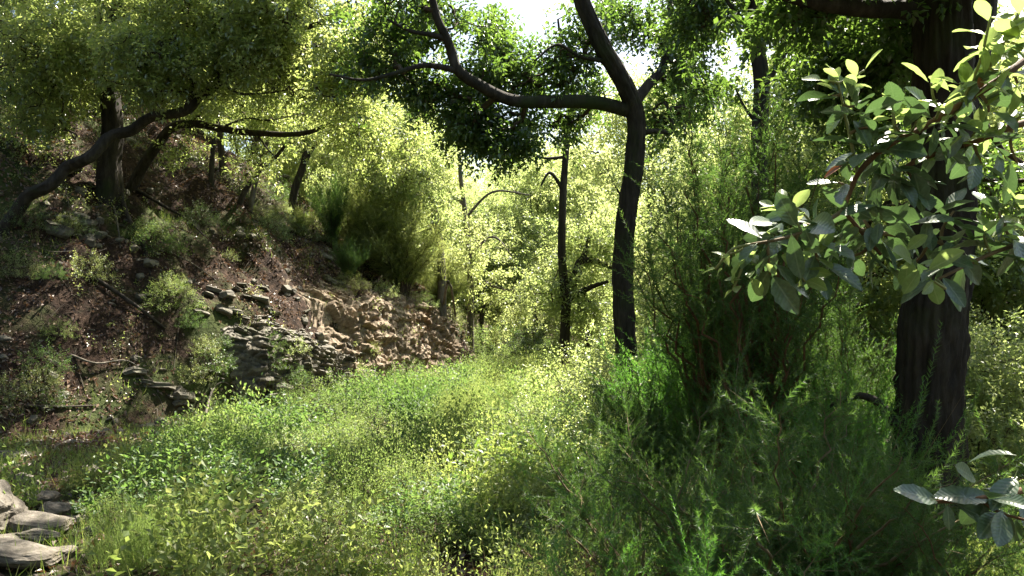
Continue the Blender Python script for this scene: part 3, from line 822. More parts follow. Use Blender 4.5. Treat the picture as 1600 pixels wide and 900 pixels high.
def shrub(label, meshes, x, y, s, rz, mat, stem='stem_red', name='heath_shrub', group=None, z=None, tilt=(0, 0)):
    e = empty(name, (x, y, (gz(x, y) if z is None else z) - .02), label, 'shrub', group)
    e.rotation_euler = (tilt[0], tilt[1], rz)
    e.scale = s if isinstance(s, tuple) else (s, s, s)
    for nm, me, mt in zip(('stems', 'foliage'), meshes, (stem, mat)):
        if len(me.materials) == 0:
            me.materials.append(M[mt])
        o = link(nm, me, None, e)
        o['kind'] = 'stuff'
        o.material_slots[0].link = 'OBJECT'
        o.material_slots[0].material = M[mt]
    return e

near_a = heath(1.25, .95, 17, 40, .030, .0026, .0022, 21, (.12, .36), loose=1)
near_b = heath(1.2, 1.05, 17, 40, .030, .0026, .0022, 22, (.12, .36), lean=(.2, 0), loose=1)
tall_a = heath(3.6, .95, 24, 70, .04, .0065, .006, 23, (.15, .5), low=.2, loose=.7)
mid_a = heath(2.4, 1.2, 40, 60, .055, .009, .009, 24, (.25, .65), droop=.3, low=.12)
mid_b = heath(1.8, 1.0, 36, 54, .05, .008, .008, 25, (.2, .5), low=.08)
def at(px, d):
    return (px - 800) / F * d, d
for lab, me, px, d, s, rz, mt, st in (
    ('bright green feathery heath in the foreground, centre of the bottom edge', near_a, 1105, 2.7, .78, .3, 'heath_bright', 'stem_pale'),
    ('feathery heath with bare tan stems beside the sunny weeds', near_b, 1010, 4.0, 1.0, 1.4, 'heath', 'stem_pale'),
    ('heath with a pale slanting branch in front of the tall dark heath', near_a, 1215, 3.7, 1.1, 2.2, 'heath', 'stem_pale'),
    ('dark heath filling the shade between the thick oak and the foreground', near_b, 1330, 3.7, .95, 3.0, 'heath', 'stem_red'),
    ('low dark heath below the thick oak trunk', near_a, 1440, 3.6, .72, 4.1, 'heath', 'stem_red'),
    ('shaded heath with upright sprigs at the corner beside the thick oak', near_b, 1545, 3.3, .85, 5.3, 'heath', 'stem_red'),
    ('dim heath at the bottom edge under the low leafy twig', near_a, 1400, 2.75, .55, .9, 'heath_olive', 'stem_red'),
    ('heath bush leaning over the shaded side of the track', mid_b, 1010, 6.6, .62, .9, 'heath', 'stem_red'),
    ('green heath between the leaning oak and the slender trunk', mid_b, 1080, 7.6, .85, 2.0, 'heath_bright', 'stem_red'),
    ('tallest dark heath rising beside the slender trunk', tall_a, 1185, 6.0, .92, .5, 'heath', 'stem_red'),
    ('tall thin heath with open top against the white sky', tall_a, 1125, 6.8, 1.0, 2.6, 'heath', 'stem_red'),
    ('dark heath screen left of the thick oak trunk', tall_a, 1310, 6.6, .62, 4.2, 'heath', 'stem_red'),
    ('heath bush glowing green just left of the thick oak', mid_b, 1290, 5.6, .72, 4.4, 'heath_bright', 'stem_red')):
    x, y = at(px, d)
    shrub(lab, me, x, y, s, rz, mt, st)
# heaths hanging over the rock cut
for lab, px, py, s, rz, mt, me in (('large olive heath drooping over the rock cut', 628, 468, (1.05, 1.05, 1.0), 0, 'heath_olive', mid_a), ('olive heath on the crest above the rock cut', 560, 425, (.95, .95, .95), 1.4, 'heath_olive', mid_a),
                                ('small heath at the lower end of the rock cut crest', 690, 492, (.75, .75, .8), 2.7, 'heath_olive', mid_b), ('thin upright heath beside the black slim trunk', 520, 395, (.7, .7, 1.1), 4.0, 'heath', mid_b),
                                ('heath in light above the bank, behind the large olive heath', 600, 405, (1.0, 1.0, 1.15), 5.0, 'heath_olive', mid_a)):
    p, d = G(px, py)
    shrub(lab, me, p[0], p[1], s, rz, mt, 'twig')

# leafy shrubs: a bushy mound of small leaves on many stems
def bush(h, rad, n, K, size, seed, L=.22):
    rs = np.random.default_rng(seed)
    v = nrm(rs.normal(0, 1, (n, 3)) * np.array([1, 1, .8]))
    v[:, 2] = np.abs(v[:, 2])
    r = rs.random((n, 1)) ** .45
    c = v * r * np.array([rad, rad, h * .85]) + np.array([0, 0, .08 * h])
    c += (noise(c * 3 / rad)[:, None]) * .18 * rad
    c[:, 2] = np.maximum(c[:, 2], .03)
    nodes = np.array([[0, 0, 0], [0, 0, .1 * h], [.05 * rad, 0, .25 * h], [-.05 * rad, .05 * rad, .3 * h]])
    tw, ax = grow_twigs(nodes, c, 5, .0022)
    V, Ft, a = leaves(c, nrm(ax + v * .6 + rs.normal(0, .3, c.shape) + np.array([0, 0, .35])), L, K, size, .5)
    return new_mesh('stems', *tw, True), new_mesh('foliage', V, Ft, False, a)
bush_a = bush(1.0, .7, 260, 26, .035, 31)
bush_b = bush(.6, .45, 170, 24, .024, 32, .15)
bush_c = bush(1.9, 1.3, 360, 30, .06, 33, .3)
def bush_at(lab, me, px, py, s, rz, mt, group=None, d=None, name='leafy_shrub'):
    if d is None:
        p, d = G(px, py)
    else:
        p = P(px, py, d)
    return shrub(lab, me, p[0], p[1], s, rz, mt, 'twig', name, group)
bush_at('grey-green rounded bush at the far end of the track', bush_c, 815, 600, 1.0, .2, 'blue', d=26)
bush_at('bush with pale shining leaves in front of the forked oak', bush_a, 905, 640, 1.25, 1, 'oak_light', d=11.5)
bush_at('leafy bush between the forked oak and the leaning oak', bush_a, 960, 640, 1.5, 2, 'oak_light', d=13.5)
bush_at('dark leafy bush at the foot of the leaning oak', bush_a, 1000, 700, 1.35, 3, 'slope', d=9.5)
bush_at('tall leafy bush behind the leaning oak trunk', bush_c, 1060, 640, 1.25, 4, 'oak_light', d=13.0)
bush_at('sunlit bush beyond the heaths near the slender trunk', bush_c, 1140, 640, 1.2, 5, 'oak_light', d=11.0)
bush_at('bright weed clump growing against the slate ledge', bush_a, 490, 660, .85, .5, 'weed')
bush_at('yellow-green clump in the sunniest part of the track', bush_b, 580, 690, 1.1, 1.5, 'weed')
bush_at('shaded green clump in the middle of the track', bush_a, 730, 700, .7, 2.5, 'weed')
bush_at('bramble-like clump beside the bare tan heath stems', bush_a, 890, 760, .8, 3.5, 'slope')
bush_at('leafy clump at the foot of the rubble face', bush_a, 640, 620, .8, 4.5, 'weed')
bush_at('sunlit clump at the end of the rubble face', bush_a, 780, 607, .95, 5.5, 'weed')
bush_at('small clump at the bottom edge left of the track centre', bush_b, 520, 868, .8, .7, 'weed')
bush_at('green clump by the leaf litter under the bank', bush_b, 290, 730, .9, 1.7, 'weed')
bush_at('small leafy shrub lit on the dark bank slope', bush_b, 262, 492, 1.0, 2.2, 'weed', name='bank_plant')
bush_at('pale lit sprig of leaves above the lit shrub on the bank', bush_b, 140, 440, .8, 3.2, 'slope', name='bank_plant')
bush_at('little green plant in the dark hollow of the bank', bush_b, 92, 530, .55, 4.2, 'weed', name='bank_plant')
bush_at('mossy green plant below the leaf-covered slope', bush_b, 320, 560, .6, 5.2, 'slope', name='bank_plant')
bush_at('plant at the crest under the slanting sapling', bush_b, 410, 350, .8, .2, 'slope', name='bank_plant')
bush_at('yellow-leaved plant at the foot of the black slim trunk', bush_b, 490, 362, .7, 1.2, 'yellow', name='bank_plant')
bush_at('green plant hanging over the slate ledge', bush_b, 300, 600, .6, 2.9, 'slope', name='bank_plant')
bush_at('plant below the large leaning trunk at the edge', bush_b, 30, 440, .8, .9, 'slope', name='bank_plant')
bush_at('fern-green plant under the thickest bank trunk', bush_b, 230, 380, .7, .4, 'slope', name='bank_plant')
for k, (px, py, s) in enumerate(((1560, 700, 1.0), (1590, 640, 1.2), (1530, 620, 1.0))):
    bush_at(['bright bush low beside the thick oak, nearest its base', 'bush at the edge beyond the thick oak', 'bush level with the middle of the thick oak, behind it'][k], bush_c, px, py, s, k * 2.0, 'oak_light', d=8 + 1.5 * k)

for k, (px, d, sc) in enumerate(((770, 25, .8), (845, 29, 1.0), (745, 28, 1.0), (700, 27, .9), (870, 24, .6))):
    p = P(px, 600, d)
    shrub(['lime bush right of the rubble face end', 'large pale bush in the middle behind the grey-green bush', 'bush behind the end of the rock bank', 'yellow bush over the rock bank end', 'small lime bush at the foot of the forked oak'][k], bush_c, p[0], p[1], sc, k * 1.1, ['weed', 'oak_light', 'oak_light', 'yellow', 'weed'][k], 'twig', 'leafy_shrub', 'bushes at the end of the track')
WHERE = ['in front of the slate ledge, at the sunny centre', 'left of the middle of the track', 'just before the rubble face', 'right of the track middle', 'near the bramble-like clump', 'before the forked oak', 'left of the bare tan heath stems', 'at the lower middle of the track', 'below the yellow-green clump', 'left of the slate clump', 'beyond the feathery tufts', 'near the bottom edge, right of the long stone', 'at the lower right of the track', 'at the edge of the foreground heath', 'at the bottom middle edge', 'under the bank litter edge', 'at the far sunny end', 'before the pale shining bush', 'touching the slate ledge foot', 'at the foot of the rubble', 'beside the long pale stone', 'among the first heath stems', 'nearest the slate ledge', 'between boulders and feathery tufts', 'behind the boulders']
for k, (px, py, sc) in enumerate(((540, 700, .9), (610, 740, 1.0), (660, 690, .8), (700, 740, .9), (770, 760, 1.0), (820, 690, 1.0), (850, 720, .9), (640, 800, .8), (560, 780, .7), (450, 720, .8), (400, 760, .8), (480, 830, .7), (760, 830, .8), (860, 850, .9), (690, 860, .7), (380, 700, .8), (740, 650, 1.1), (800, 640, 1.0), (580, 650, 1.0), (680, 620, 1.0), (340, 780, .6), (930, 800, .9), (550, 640, 1.1), (170, 830, .5), (130, 770, .5))):
    bush_at('leafy weed clump ' + WHERE[k], [bush_b, bush_a][k % 3 == 0], px, py, sc * [1.0, .6][k % 3 == 0], k * .9, ['weed', 'oak_light', 'weed', 'weed_lime'][k % 4], 'weed clumps on the track', name='weed_clump')

# low plants covering the upper bank
rb = np.random.default_rng(77)
BW = ['the thickest bank trunk', 'the leaning trunk', 'the level limb', 'the black slim trunk', 'the olive heath', 'the slate ledge', 'the leafy middle slope', 'the pale sapling']
for k, (px, py, sc, mt) in enumerate([(rb.uniform(0, 560), rb.uniform(255, 400), rb.uniform(.5, 1.2), ['slope', 'oak', 'weed_dark', 'blue'][k % 4]) for k in range(40)] + [(rb.uniform(0, 520), rb.uniform(400, 640), rb.uniform(.4, .8), ['weed_dark', 'slope', 'oak'][k % 3]) for k in range(13)]):
    if (px < 330 and py < 325) or py < 250 + max(px - 330, 0) * .6 or (px > 520 and py > 480): continue
    wx = ['by the edge below the leaning trunk', 'under the thickest bank trunk', 'below the forked bank trunk', 'under the thin dark sapling', 'below the pale sapling', 'near the black slim trunk'][min(int(px // 94), 5)]
    bush_at({'slope': 'mid-green', 'oak': 'dark green', 'weed_dark': 'deep green', 'blue': 'grey-green'}[mt] + ' low plant ' + ('high' if py < 400 else 'low') + ' on the bank ' + wx, [bush_b, bush_a][k % 4 == 0], px, py, sc * [1.0, .55][k % 4 == 0], k * .77, mt, 'low plants on the bank', name='bank_plant')
for k, (px, py, sc) in enumerate(((470, 372, .4), (545, 440, .5))):
    p, d = G(px, py)
    shrub('small wiry heath %s on the bank crest' % ['below the black slim trunk', 'beside the crest slabs', 'under the pale sapling', 'under the thin dark sapling', 'over the rubble face', 'beside the forked bank trunk'][k], mid_b, p[0], p[1], sc, k * 1.3, ['heath_olive', 'heath'][k % 2], 'twig')

for k, (px, d, sc, lab) in enumerate(((985, 3.6, .42, 'dry brown heath twigs at the bottom edge beside the bright heath'), (1045, 2.9, .36, 'rust-brown dead sprigs under the bright foreground heath'), (930, 4.6, .4, 'withered brown sprigs at the sunny edge of the heaths'))):
    x, y = at(px, d)
    shrub(lab, near_b, x, y, sc, k * 2.0, 'litter', 'stem_red', 'dry_shrub')

for k, (px, py, sc, lab) in enumerate(((548, 462, .9, 'leafy plant hanging at the upper corner of the rubble face'), (600, 466, .8, 'green plant at the rubble crest under the large olive heath'), (655, 482, .9, 'sunlit plant on the rubble crest below the olive heath'), (705, 505, .8, 'pale plant at the lower rubble crest'),
                                      (575, 560, .6, 'small plant rooted in the middle of the rubble face'), (455, 560, .7, 'leafy plant growing from the slate ledge top'), (640, 590, .8, 'weed clump pressed against the rubble foot'), (560, 615, .9, 'weed clump under the slate ledge end'))):
    bush_at(lab, bush_b, px, py, sc, k * 1.2, ['heath_olive', 'oak_light', 'weed', 'yellow'][k % 4], name='bank_plant')
# ------------------------------------------------------------------ ground cover
def scatter(n, x0, x1, y0, y1):
    return rng.uniform(x0, x1, n), rng.uniform(y0, y1, n)
def in_view(x, y, z, pad=80):
    q = np.stack([x, y, z], -1) - CAM
    d = q @ FWD
    px = 800 + F * q[:, 0] / np.maximum(d, .1)
    py = 450 - F * (q @ UPV) / np.maximum(d, .1)
    return (d > .5) & (px > -pad) & (px < 1600 + pad) & (py > -pad) & (py < 900 + 3 * pad)
def bankd(x, y):
    return np.where(inside(x, y, BANK), seg_dist(x, y, BANK, True), -seg_dist(x, y, BANK, True))

def weed_patch(seed, n, K, size, width, hmin, hmax, fwd=.45, R=.85):
    rs = np.random.default_rng(seed)
    a_ = rs.uniform(0, 6.28, n); r_ = R * np.sqrt(rs.random(n))
    c = np.stack([np.cos(a_) * r_, np.sin(a_) * r_, 0 * a_ - .03], -1)
    g_ = fbm(c * 3.1 + seed * 3, 3) > -.12 + .25 * (r_ / R - .5)
    c, r_ = c[g_], r_[g_]
    n = len(c)
    n1 = np.clip(.5 + 1.9 * fbm(c * 2.2 + seed, 3), 0, 1)
    h = (hmin + (hmax - hmin) * n1 ** 1.3 + .06 * rs.random(n)) * (1.1 - .6 * (r_ / R) ** 2)
    ax = nrm(rs.normal(0, .3, c.shape) + np.array([0, 0, 1.0]))
    V, Ft, at = leaves(c, ax, h, K, size, width, droop=.05, jitter=.3, start=.08, fwd=fwd)
    Vs, Fs = blades(c, ax, h * 1.05, .006, .05)
    V, Ft2 = merge([(V, Ft), (Vs, Fs)])
    return new_mesh('weeds', V, Ft2, False, np.clip(np.concatenate([at, np.full(len(Fs), .8)]), 0, 1))
PATCH = [weed_patch(61, 300, 26, .045, .66, .10, .50), weed_patch(62, 420, 36, .028, .5, .14, .6, .8), weed_patch(63, 300, 20, .042, .7, .03, .22), weed_patch(64, 240, 24, .058, .6, .15, .62)]
for p_ in PATCH: p_.materials.append(M['weed'])
rp = np.random.default_rng(99)
BARE = [(G(a_, b_)[0], r_) for a_, b_, r_ in ((345, 835, .75), (600, 885, .55), (430, 725, .6), (250, 700, 1.0), (290, 890, .5), (150, 720, 1.2), (690, 720, .5), (560, 745, .45), (450, 860, .4), (780, 860, .4))]
c = []
cnt = 0
for y0 in np.arange(3.6, 27, .62):
    xl, xr = np.interp(y0, BANK[1:9, 1], BANK[1:9, 0]), np.interp(y0, RIGHT[1:8, 1], RIGHT[1:8, 0]) + 1.0
    for x0 in np.arange(xl + .3, xr, .72):
        x1, y1 = x0 + rp.uniform(-.3, .3), y0 + rp.uniform(-.3, .3)
        q = np.array([[x1, y1, gz(x1, y1)]])
        if not seen(q, 120)[0]: continue
        nz_ = float(fbm(np.array([[x1, y1, 0.]]) * .5 + 3, 3)[0])
        toward = x1 - xl
        if 800 + F * x1 / y1 < 470 and y1 < 8 and rp.random() < .4: continue
        if any(math.hypot(x1 - b_[0], y1 - b_[1]) < r_ for b_, r_ in BARE): continue
        if y1 < 13 and toward < 2.6 and rp.random() < .8: continue
        if rp.random() > np.clip(.36 + 2.2 * nz_ + .10 * (toward - 2.4), .03, .85): continue
        if 800 + F * x1 / y1 < 170 and y1 < 9 and rp.random() < .93: continue
        o = link('weeds', PATCH[2 if toward < 1.0 else int(rp.choice([0, 0, 1, 1, 2, 3, 3]))])
        sc_ = rp.uniform(.6, 1.15) * (.75 if toward < 1.2 else 1)
        o.location = q[0]; o.rotation_euler = (rp.normal(0, .04), rp.normal(0, .04), rp.uniform(0, 6.28)); o.scale = (sc_ * rp.uniform(.8, 1.2), sc_, sc_ * rp.uniform(.6, 1.6))
        o.material_slots[0].link = 'OBJECT'
        o.material_slots[0].material = M[['weed', 'weed', 'weed_lime', 'weed_dark', 'weed_lime', 'weed_dark'][int(rp.integers(6))] if y1 > 7.5 else ['weed', 'weed', 'weed_dark', 'weed_lime', 'grass'][int(rp.integers(5))]]
        tag(o, 'low leafy weeds covering the sunlit track', 'weeds', 'weeds covering the track', 'stuff')
        c += [q[0] + rp.normal(0, .3, 3) * np.array([1, 1, 0]) for _ in range(14)]
        cnt += 1
c = np.array(c)
# wiry stalks among the weeds
q = c[rng.random(len(c)) < .45]
n = len(q)
V, Ft = blades(q, rng.normal(0, .3, (n, 3)) + np.array([0, 0, 1.0]), .5, .005)
tag(link('dry_stalks', new_mesh('dry_stalks', V, Ft, False, rng.random(n)), M['straw']), 'thin dry stalks sticking up among the weeds', 'stalks', kind='stuff')

# grass on the track and the bank
x, y = scatter(60000, -13, 3.5, 3.0, 24)
z = H(x, y)
p3 = np.stack([x, y, z], -1)
g = fbm(p3 * .9 + 70, 3)
bd = bankd(x, y)
k = in_view(x, y, z) & (rng.random(len(x)) < np.clip(g * 2.2 + np.where(bd > 0, -.15, .25), 0, 1))
c = np.repeat(p3[k], 4, 0) + rng.normal(0, .03, (4 * k.sum(), 3)) * np.array([1, 1, 0])
V, Ft = blades(c, rng.normal(0, .45, c.shape) + np.array([0, 0, 1.0]), .17, .006, .5)
tag(link('grass', new_mesh('grass', V, Ft, False, rng.random(len(c))), M['grass']), 'short wild grass on the track and bank', 'grass', kind='stuff')

# fallen leaves: thick on the bank, thin on the track
x, y = scatter(360000, -16, 1.5, 3.5, 27)
z = H(x, y)
p3 = np.stack([x, y, z], -1)
bd = bankd(x, y)
den = np.where(bd > -1.6, np.clip(.55 + 1.3 * fbm(p3 * .6 + 8, 3), .05, 1), .22)
k = in_view(x, y, z) & (rng.random(len(x)) < den)
c = p3[k] + np.array([0, 0, .012])
n = len(c)
e = .05
nor = nrm(np.stack([-(H(c[:, 0] + e, c[:, 1]) - H(c[:, 0] - e, c[:, 1])) / (2 * e), -(H(c[:, 0], c[:, 1] + e) - H(c[:, 0], c[:, 1] - e)) / (2 * e), np.ones(n)], -1) + rng.normal(0, .55, (n, 3)))
d = nrm(np.cross(nor, rng.normal(0, 1, (n, 3))))
s = np.cross(nor, d)
sz = rng.uniform(.035, .085, n)[:, None]
V = np.stack([c, c + d * sz * .5 + s * sz * .27 + nor * sz * .22, c + d * sz, c + d * sz * .5 - s * sz * .27 + nor * sz * .22], 1).reshape(-1, 3)
i = np.arange(n) * 4
Ft = np.stack([np.stack([i, i + 1, i + 2], -1), np.stack([i, i + 2, i + 3], -1)], 1).reshape(-1, 3)
tag(link('leaf_litter', new_mesh('leaf_litter', V, Ft, False, np.repeat(rng.random(n), 2)), M['litter']), 'brown fallen leaves carpeting the bank', 'leaf litter', kind='stuff')

# moss cushions, ivy and seedlings on the bank
x, y = scatter(5500, -14, 0, 8, 26)
z = H(x, y)
p3 = np.stack([x, y, z], -1)
bd = bankd(x, y)
k = in_view(x, y, z) & (bd > .1) & (fbm(p3 * .7 + 90, 3) > .05)
c = p3[k]
V, Ft, a = leaves(c, nrm(rng.normal(0, .6, c.shape) + np.array([.4, -.3, .8])), rng.uniform(.1, .38, len(c)), 20, .034, .55, jitter=.45)
tag(link('undergrowth', new_mesh('undergrowth', V, Ft, False, a), M['slope']), 'small green plants and ivy over the dark bank', 'undergrowth', kind='stuff')
# hanging rootlets and thin dead twigs on the bank
x, y = scatter(2600, -14, 0, 9, 26)
z = H(x, y)
p3 = np.stack([x, y, z], -1)
bd = bankd(x, y)
k = in_view(x, y, z) & (bd > 0)
parts = []
for c in p3[k][:900]:
    d = nrm(rng.normal(0, 1, 3) * np.array([1, 1, .55]))
    l = rng.uniform(.15, .7)
    m = c + d * l * .5 + rng.normal(0, .06, 3)
    m[2] = max(m[2], gz(m[0], m[1]) + .02)
    e2 = c + d * l
    e2[2] = max(e2[2], gz(e2[0], e2[1]) - .01)
    parts.append(tube_tri(np.array([c, m, e2]), .006, .002, 3, per=3))
tag(link('dead_twigs', new_mesh('dead_twigs', *merge(parts), True), M['bark_grey']), 'thin dead twigs and rootlets lying over the bank', 'twigs', kind='stuff')

# ------------------------------------------------------------------ rock
def slab_mesh(seed, flat=.28, n=6):
    rs = np.random.default_rng(seed)
    a = np.sort(np.linspace(0, 2 * math.pi, n, endpoint=False) + rs.uniform(-.35, .35, n))
    r = rs.uniform(.7, 1.1, n)
    ring = np.stack([np.cos(a) * r * .5, np.sin(a) * r * .34, 0 * a], -1)
    lay = []
    for zz, sc in ((-.5, .86), (-.18, 1.0), (.2, .98), (.5, .84)):
        l = ring * sc + rs.normal(0, .03, ring.shape)
        l[:, 2] = zz * flat + rs.normal(0, .035 * flat * 4, n) * .5
        lay.append(l)
    V = np.vstack(lay + [np.array([[0, 0, -.5 * flat]]), np.array([[rs.normal(0, .05), rs.normal(0, .05), .5 * flat + .02]])])
    f = []
    for q in range(3):
        for j in range(n):
            k2 = (j + 1) % n
            A, B_, C_, D_ = q * n + j, q * n + k2, (q + 1) * n + k2, (q + 1) * n + j
            f += [(A, B_, C_), (A, C_, D_)]
    for j in range(n):
        k2 = (j + 1) % n
        f += [(4 * n, k2, j), (4 * n + 1, 3 * n + j, 3 * n + k2)]
    return new_mesh('slab', V, np.array(f))
def rock_sheet(parent, a, b, mat, wid=1.25, seed=0, bed=.10, flip=False):
    a, b = np.array(a, float), np.array(b, float)
    t = np.linspace(0, 1, 260)[:, None]
    w = np.linspace(-.12, wid, 76)[None]
    e = b - a
    nl = np.array([-e[1], e[0]]) / np.linalg.norm(e)
    X = a[0] + e[0] * t + nl[0] * w
    Y = a[1] + e[1] * t + nl[1] * w
    Z = H(X, Y)
    q = np.stack([X, Y, Z], -1)
    edge = np.minimum(np.minimum(t, 1 - t) * 8, np.minimum((w + .12) / .2, (wid - w) / .35)).clip(0, 1)
    u = (q[..., 2] + .22 * t * np.linalg.norm(e) * .35 + .30 * fbm(q * 1.7 + seed, 4)) / (bed * (1 + .5 * noise(q * .9 + 4)))
    k1 = np.floor(u).astype(np.int64)
    fr = u - k1
    v_ = t * np.linalg.norm(e) / (bed * 3.2) + _h(k1, k1 * 7 + 3, k1 * 0 + int(seed)) * 5 + 1.1 * fbm(q * 2.5 + 5, 3)
    k2 = np.floor(v_).astype(np.int64)
    fv = v_ - k2
    joint = np.clip(np.minimum(np.minimum(fr, 1 - fr) / .16, np.minimum(fv, 1 - fv) / .08), 0, 1)
    rid = (.03 + .20 * _h(k1, k2, k1 * 0 + 5)) * (.35 + .65 * joint) + .11 * fbm(q * 5 + seed, 4) + .12 * fbm(q * 1.5 + 3, 2)
    q = q + np.array([-nl[0], -nl[1], .35]) * (-1 if flip else 1) * np.array([1, 1, 1 if not flip else -1]) * (rid * edge - .07 * (1 - edge))[..., None]
    i = (np.arange(259)[:, None] * 76 + np.arange(75)[None]).ravel()
    base = np.array(parent.location)
    f = np.stack([i, i + 1, i + 77, i + 76], -1)
    return link('rock_body', new_mesh('rock_body', q.reshape(-1, 3) - base, tri(f)), M[mat], parent)
SLAB = [slab_mesh(100 + k, .25 + .05 * (k % 3) - .08, 5 + k % 3) for k in range(7)]
CHIP = [slab_mesh(200 + k, .5 + .1 * (k % 3), 5 + k % 2) for k in range(6)]
for k_, m_ in enumerate(SLAB): m_.materials.append(M['slate'])
for k_, m_ in enumerate(CHIP): m_.materials.append(M['schist'])

def in_poly(px, py, poly):
    return bool(inside(np.array(px, float), np.array(py, float), np.array(poly, float)))
def surf_n(x, y, e=.12):
    return nrm(np.array([-(gz(x + e, y) - gz(x - e, y)) / (2 * e), -(gz(x, y + e) - gz(x, y - e)) / (2 * e), 1.0]))
def outcrop(name, label, poly, n, size, meshes, part, strata, proud=.06, seed=1):
    rs = np.random.default_rng(seed)
    poly = np.array(poly, float)
    c0 = poly.mean(0)
    base, _ = G(*c0)
    base[2] = gz(base[0], base[1])
    root = empty(name, base, label, 'rock')
    cnt = 0
    while cnt < n:
        px, py = rs.uniform(poly[:, 0].min(), poly[:, 0].max()), rs.uniform(poly[:, 1].min(), poly[:, 1].max())
        if not in_poly(px, py, poly):
            continue
        p, d = G(px, py)
        if d > 40: 
            cnt += 1
            continue
        nr = surf_n(p[0], p[1])
        s = rs.uniform(*size) * (1 if rs.random() < .75 else 1.5)
        o = link(part, meshes[rs.integers(len(meshes))], None, root)
        o.location = p + nr * proud * rs.uniform(-.3, 1.2) - base
        o.rotation_euler = (strata[0] + rs.normal(0, .14), strata[1] + rs.normal(0, .14), strata[2] + rs.normal(0, .35))
        o.scale = (s, s * rs.uniform(.8, 1.2), s * rs.uniform(.6, 1.3))
        cnt += 1
    return root
_a = outcrop('slate_ledge', 'grey layered slate ledge at the foot of the bank', [(375, 580), (410, 555), (470, 540), (560, 550), (590, 590), (580, 615), (520, 628), (430, 622), (400, 600)], 90, (.14, .42), SLAB, 'slab', (-.22, .16, 1.1), .07, 3)
rock_sheet(_a, (-4.7, 13.4), (-3.0, 16.8), 'slate', .62, 3, .085)
_b = outcrop('rubble_face', 'pale brown crumbling rock face in the sunlit cut', [(520, 455), (600, 452), (690, 484), (740, 530), (765, 585), (700, 600), (600, 598), (560, 560)], 290, (.06, .24), CHIP, 'stone', (-.2, .2, 1.0), .11, 4)
rock_sheet(_b, (-3.6, 15.6), (-1.0, 22.0), 'schist', 1.45, 9, .12)
outcrop('slate_ledge', 'dark mossy slate slabs in the shade left of the grey ledge', [(200, 560), (330, 560), (400, 600), (410, 650), (330, 660), (220, 620)], 22, (.14, .36), SLAB, 'slab', (-.35, .25, .9), .02, 5)
outcrop('boulder_ledge', 'broad flat slabs jutting from the leafy slope under the leaning trunk', [(40, 345), (130, 335), (150, 375), (60, 400)], 9, (.22, .5), SLAB, 'slab', (-.1, .1, .3), .05, 6)
outcrop('boulder_ledge', 'scattered half-buried slabs on the middle of the bank slope', [(280, 440), (420, 450), (440, 520), (330, 530)], 22, (.16, .42), SLAB, 'slab', (-.3, .3, .8), .05, 7)
outcrop('boulder_ledge', 'pale broken slabs poking from the crest below the olive heath', [(480, 395), (560, 410), (600, 450), (520, 455)], 26, (.16, .4), SLAB, 'slab', (-.3, .35, .7), .05, 8)

# loose stones by the track
def stone_mesh(seed, sub=3, flat=.7, lay=.0):
    import bmesh
    rs = np.random.default_rng(seed)
    bm = bmesh.new()
    bmesh.ops.create_icosphere(bm, subdivisions=sub, radius=.5)
    V = np.array([v.co[:] for v in bm.verts])
    pl = nrm(rs.normal(0, 1, (11, 3)))
    off = rs.uniform(.27, .45, 11)
    for nn, oo in zip(pl, off):                     # chop to facets
        h = V @ nn - oo
        V = V - np.where(h > 0, h, 0)[:, None] * nn * .93
    V = V + nrm(V) * (fbm(V * 4 + seed, 4) * .07 + .05 * np.abs(fbm(V * np.array([3, 3, 9]) + seed, 3)))[:, None]
    if lay:
        V[:, 2] += lay * np.sin(V[:, 2] * 38 + 3 * V[:, 0] + V[:, 1]) * .012
        V = V * (1 + lay * .02 * np.sign(np.sin(V[:, 2] * 40 + 5 * V[:, 0])))[:, None]
    V[:, 2] *= flat
    for v, c in zip(bm.verts, V):
        v.co = c
    me = bpy.data.meshes.new('stone')
    bm.to_mesh(me)
    bm.free()
    me.materials.append(M['stone'])
    return me
ST = [stone_mesh(300 + k, 4, [.75, .5, .4, .6, .35][k], [0, .6, 0, 1, .5][k]) for k in range(5)]
BIG = stone_mesh(320, 5, .85, 1.0)
def stone(lab, px, py, size, me, rot, lift=.25, asp=(1, 1, 1)):
    p, d = G(px, py)
    o = link('stone', me)
    o.location = (p[0], p[1], gz(p[0], p[1]) + size * lift)
    o.rotation_euler = rot
    size *= .88
    o.scale = (size * asp[0], size * asp[1], size * asp[2])
    tag(o, lab, 'stone', 'stones at the edge of the track')
stone('large pale boulder with cracked layered face at the edge', -10, 842, .56, BIG, (.25, .5, .4), .30, (1.0, 1.0, 1.1))
stone('dark upright stone behind the large pale boulder', 42, 768, .30, ST[0], (.1, .2, .5), .25)
stone('hollow-topped pale stone touching the large boulder', 62, 798, .40, ST[1], (.1, .1, .9), .2)
stone('pale stone with a sunlit top, right of the hollow-topped stone', 88, 812, .28, ST[3], (.2, .3, .2), .2)
stone('grey stone in front of the pale sunlit-topped stone', 66, 836, .42, ST[2], (.1, .1, .3), .2, (1.2, 1, 1))
stone('squat brown stone below the grey stone', 58, 852, .36, ST[4], (0, .1, 1.2), .15)
stone('flat stone lying under the large boulder', 10, 862, .40, ST[4], (.05, .1, .4), .12)
stone('broad grey slab near the bottom edge', 38, 882, .44, ST[2], (.05, .15, .2), .15, (1.3, 1, 1))
stone('white sunlit stone beside the broad grey slab', 96, 874, .24, ST[1], (.15, .05, .7), .15)
stone('small white stone between weeds and boulders', 124, 822, .17, ST[3], (.2, .1, .2), .2)
stone('flat white stone half hidden by the bright weeds', 148, 836, .16, ST[2], (0, .1, .8), .2)
stone('long pale stone alone on the track', 328, 876, .26, ST[4], (.1, .05, .5), .2, (1.3, .7, 1))
